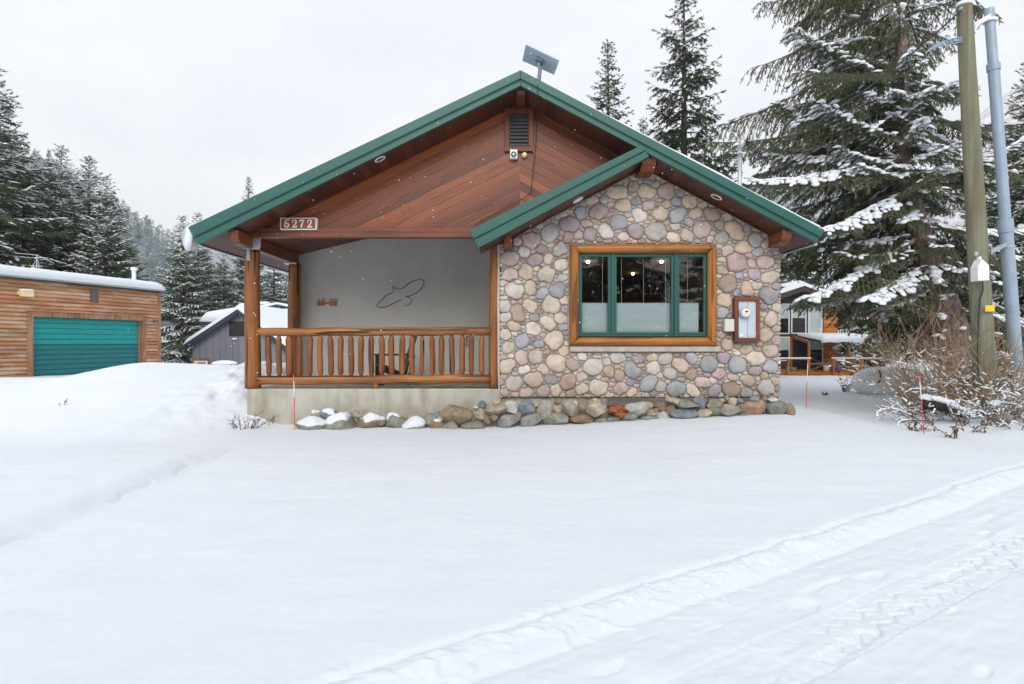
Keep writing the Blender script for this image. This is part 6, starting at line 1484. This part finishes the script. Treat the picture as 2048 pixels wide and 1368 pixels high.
# ------------------------------------------------------------------ wooded hills
def hill(name, label, ridge, Y, depth, mat, seed):
    """ridge: list of (px,py) at distance Y; slope runs down toward the viewer by depth"""
    rx = np.array([PX(p[0], Y) for p in ridge]); rz_ = np.array([PZ(p[1], Y) for p in ridge]); xs_ = np.linspace(rx[0], rx[-1], 90); zs_ = np.interp(xs_, rx, rz_)
    T = np.linspace(-.35, 1, 40); V = np.zeros((40, 90, 3))
    for i, t in enumerate(T):
        tt = abs(t); z = zs_*(1-tt**1.15) - 3*tt; V[i, :, 0] = xs_; V[i, :, 1] = Y - depth*t; V[i, :, 2] = z + 4*fbm(xs_*.03, np.full(90, t*3.1), seed, 3)*(1-tt)
    ix = np.arange(40*90).reshape(40, 90); Fc = np.stack([ix[:-1,:-1], ix[:-1,1:], ix[1:,1:], ix[1:,:-1]], -1).reshape(-1, 4)
    o = mesh_np(name, V.reshape(-1, 3), Fc, mat, None, True); tag(o, label, 'hill', kind='structure')
    def hz(x, t): return np.interp(x, xs_, zs_)*(1-abs(t)**1.15) - 3*abs(t) + 4*fbm(np.asarray(x)*.03, np.asarray(t)*3.1, seed, 3)*(1-abs(t))
    return hz, (xs_[0], xs_[-1])
mini = []
for sd_ in (1, 2, 3):
    nv, wv, _ = spruce(60+sd_, 12, 2.3, .3, 1.25, 5, .55, .6, 2, .75, .34, .25, lambda f, t, rs: 0, prof=.75, hang=.2, lat_frac=.3)
    mini.append((nv[0], nv[1]))
print('mini tris', [len(m[1]) for m in mini])
def forest(name, label, hz, x0, x1, Y, depth, n, seed, mat, hs=(.75, 1.25), tmax=.9, keep=None):
    rs = np.random.RandomState(seed); Vs, Fs = [], []; off_ = 0
    for i in range(n):
        x = rs.uniform(x0, x1); t = rs.uniform(-.03, tmax)
        if keep is not None and not keep(x, t, rs): continue
        v, f = mini[rs.randint(3)]; s = rs.uniform(*hs); a_ = rs.rand()*6.28; c, sn_ = math.cos(a_), math.sin(a_)
        z = float(hz(np.array([x]), np.array([t]))[0]); V = np.c_[(v[:,0]*c-v[:,1]*sn_)*s+x, (v[:,0]*sn_+v[:,1]*c)*s+Y-depth*t, v[:,2]*s+z-.3]
        Vs.append(V); Fs.append(f+off_); off_ += len(V)
    o = mesh_np(name, np.vstack(Vs), np.vstack(Fs), mat); tag(o, label, 'forest', kind='stuff'); print(name, off_//3)
YH = 320
hz1, ex1 = hill('left_hill', 'snowy wooded hill rising at left behind the spruces', [(-500,140),(-150,235),(60,330),(160,395),(235,440),(300,482),(350,515),(410,568),(470,620),(540,668)], YH, 190, M['snow'], 3)
forest('frosted_forest', 'frosted conifer forest covering the left hill', hz1, PX(-160,YH), PX(520,YH), YH, 190, 2400, 5, M['frost'], (.7, 1.2), .8)
YH2 = 480
hz2, ex2 = hill('far_ridge', 'paler distant wooded ridge seen behind the porch posts', [(200,640),(330,600),(400,560),(470,525),(560,500),(700,470),(900,455),(1150,450),(1320,430),(1430,412),(1500,395),(1570,380),(1640,372),(1750,340),(1900,300),(2300,240)], YH2, 220, M['snow'], 6)
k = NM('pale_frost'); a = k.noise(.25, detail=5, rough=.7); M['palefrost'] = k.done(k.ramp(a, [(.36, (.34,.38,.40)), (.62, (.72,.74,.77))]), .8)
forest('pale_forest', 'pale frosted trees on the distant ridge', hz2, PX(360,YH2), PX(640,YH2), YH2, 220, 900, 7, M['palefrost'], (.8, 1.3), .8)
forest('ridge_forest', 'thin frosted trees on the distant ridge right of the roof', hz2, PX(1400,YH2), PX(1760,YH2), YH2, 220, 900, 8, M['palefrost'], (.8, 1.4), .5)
k = NM('brush_slope'); a = k.noise(.12, mscale=(1, 1, 2.5), detail=8, rough=.8); M['brush'] = k.done(k.ramp(a, [(.35, (.46,.42,.42)), (.5, (.62,.59,.60)), (.65, (.82,.83,.86))]), .9)
YH3 = 260
hz3, ex3 = hill('brushy_slope', 'pale brown brushy snow slope at right behind the conduit', [(1790,660),(1830,560),(1870,420),(1915,300),(1970,215),(2048,155),(2300,20),(2500,-60)], YH3, 150, M['brush'], 9)

# ------------------------------------------------------------------ light snowfall
rs = np.random.RandomState(12); n = 420; Yf = rs.uniform(3.5, 8.7, n); cf = np.c_[(rs.uniform(250, 1800, n)-1024)/F*Yf, Yf, HC + (684-rs.uniform(40, 760, n))/F*Yf]; sz = rs.uniform(.0022, .0046, n)
v, f = blobs(cf, np.tile(np.array([[1., 0, 0]]), (n, 1)) + rs.normal(0, .4, (n, 3)), sz, sz, sz*1.3, rs); fk = mesh_np('falling_snow', v, f, M['treesnow'], None, True); tag(fk, 'tiny white snowflakes drifting down in front of the house', 'snowfall', kind='stuff')
# ------------------------------------------------------------------ haze: falling snow and valley air
b = MB(); b.box(-700, 700, -650, 690, -4, 215); hz_ = b.build('haze', None, None)
k = NM('haze_air'); k.t.nodes.remove(k.b); pv = k.n('ShaderNodeVolumePrincipled'); pv.inputs['Color'].default_value = (.86, .90, .95, 1); pv.inputs['Density'].default_value = .00055; pv.inputs['Anisotropy'].default_value = .2
k.l(pv.outputs[0], k.out.inputs['Volume']); hz_.data.materials.clear(); hz_.data.materials.append(k.m); tag(hz_, 'thin pale winter haze filling the valley', 'haze', kind='stuff')
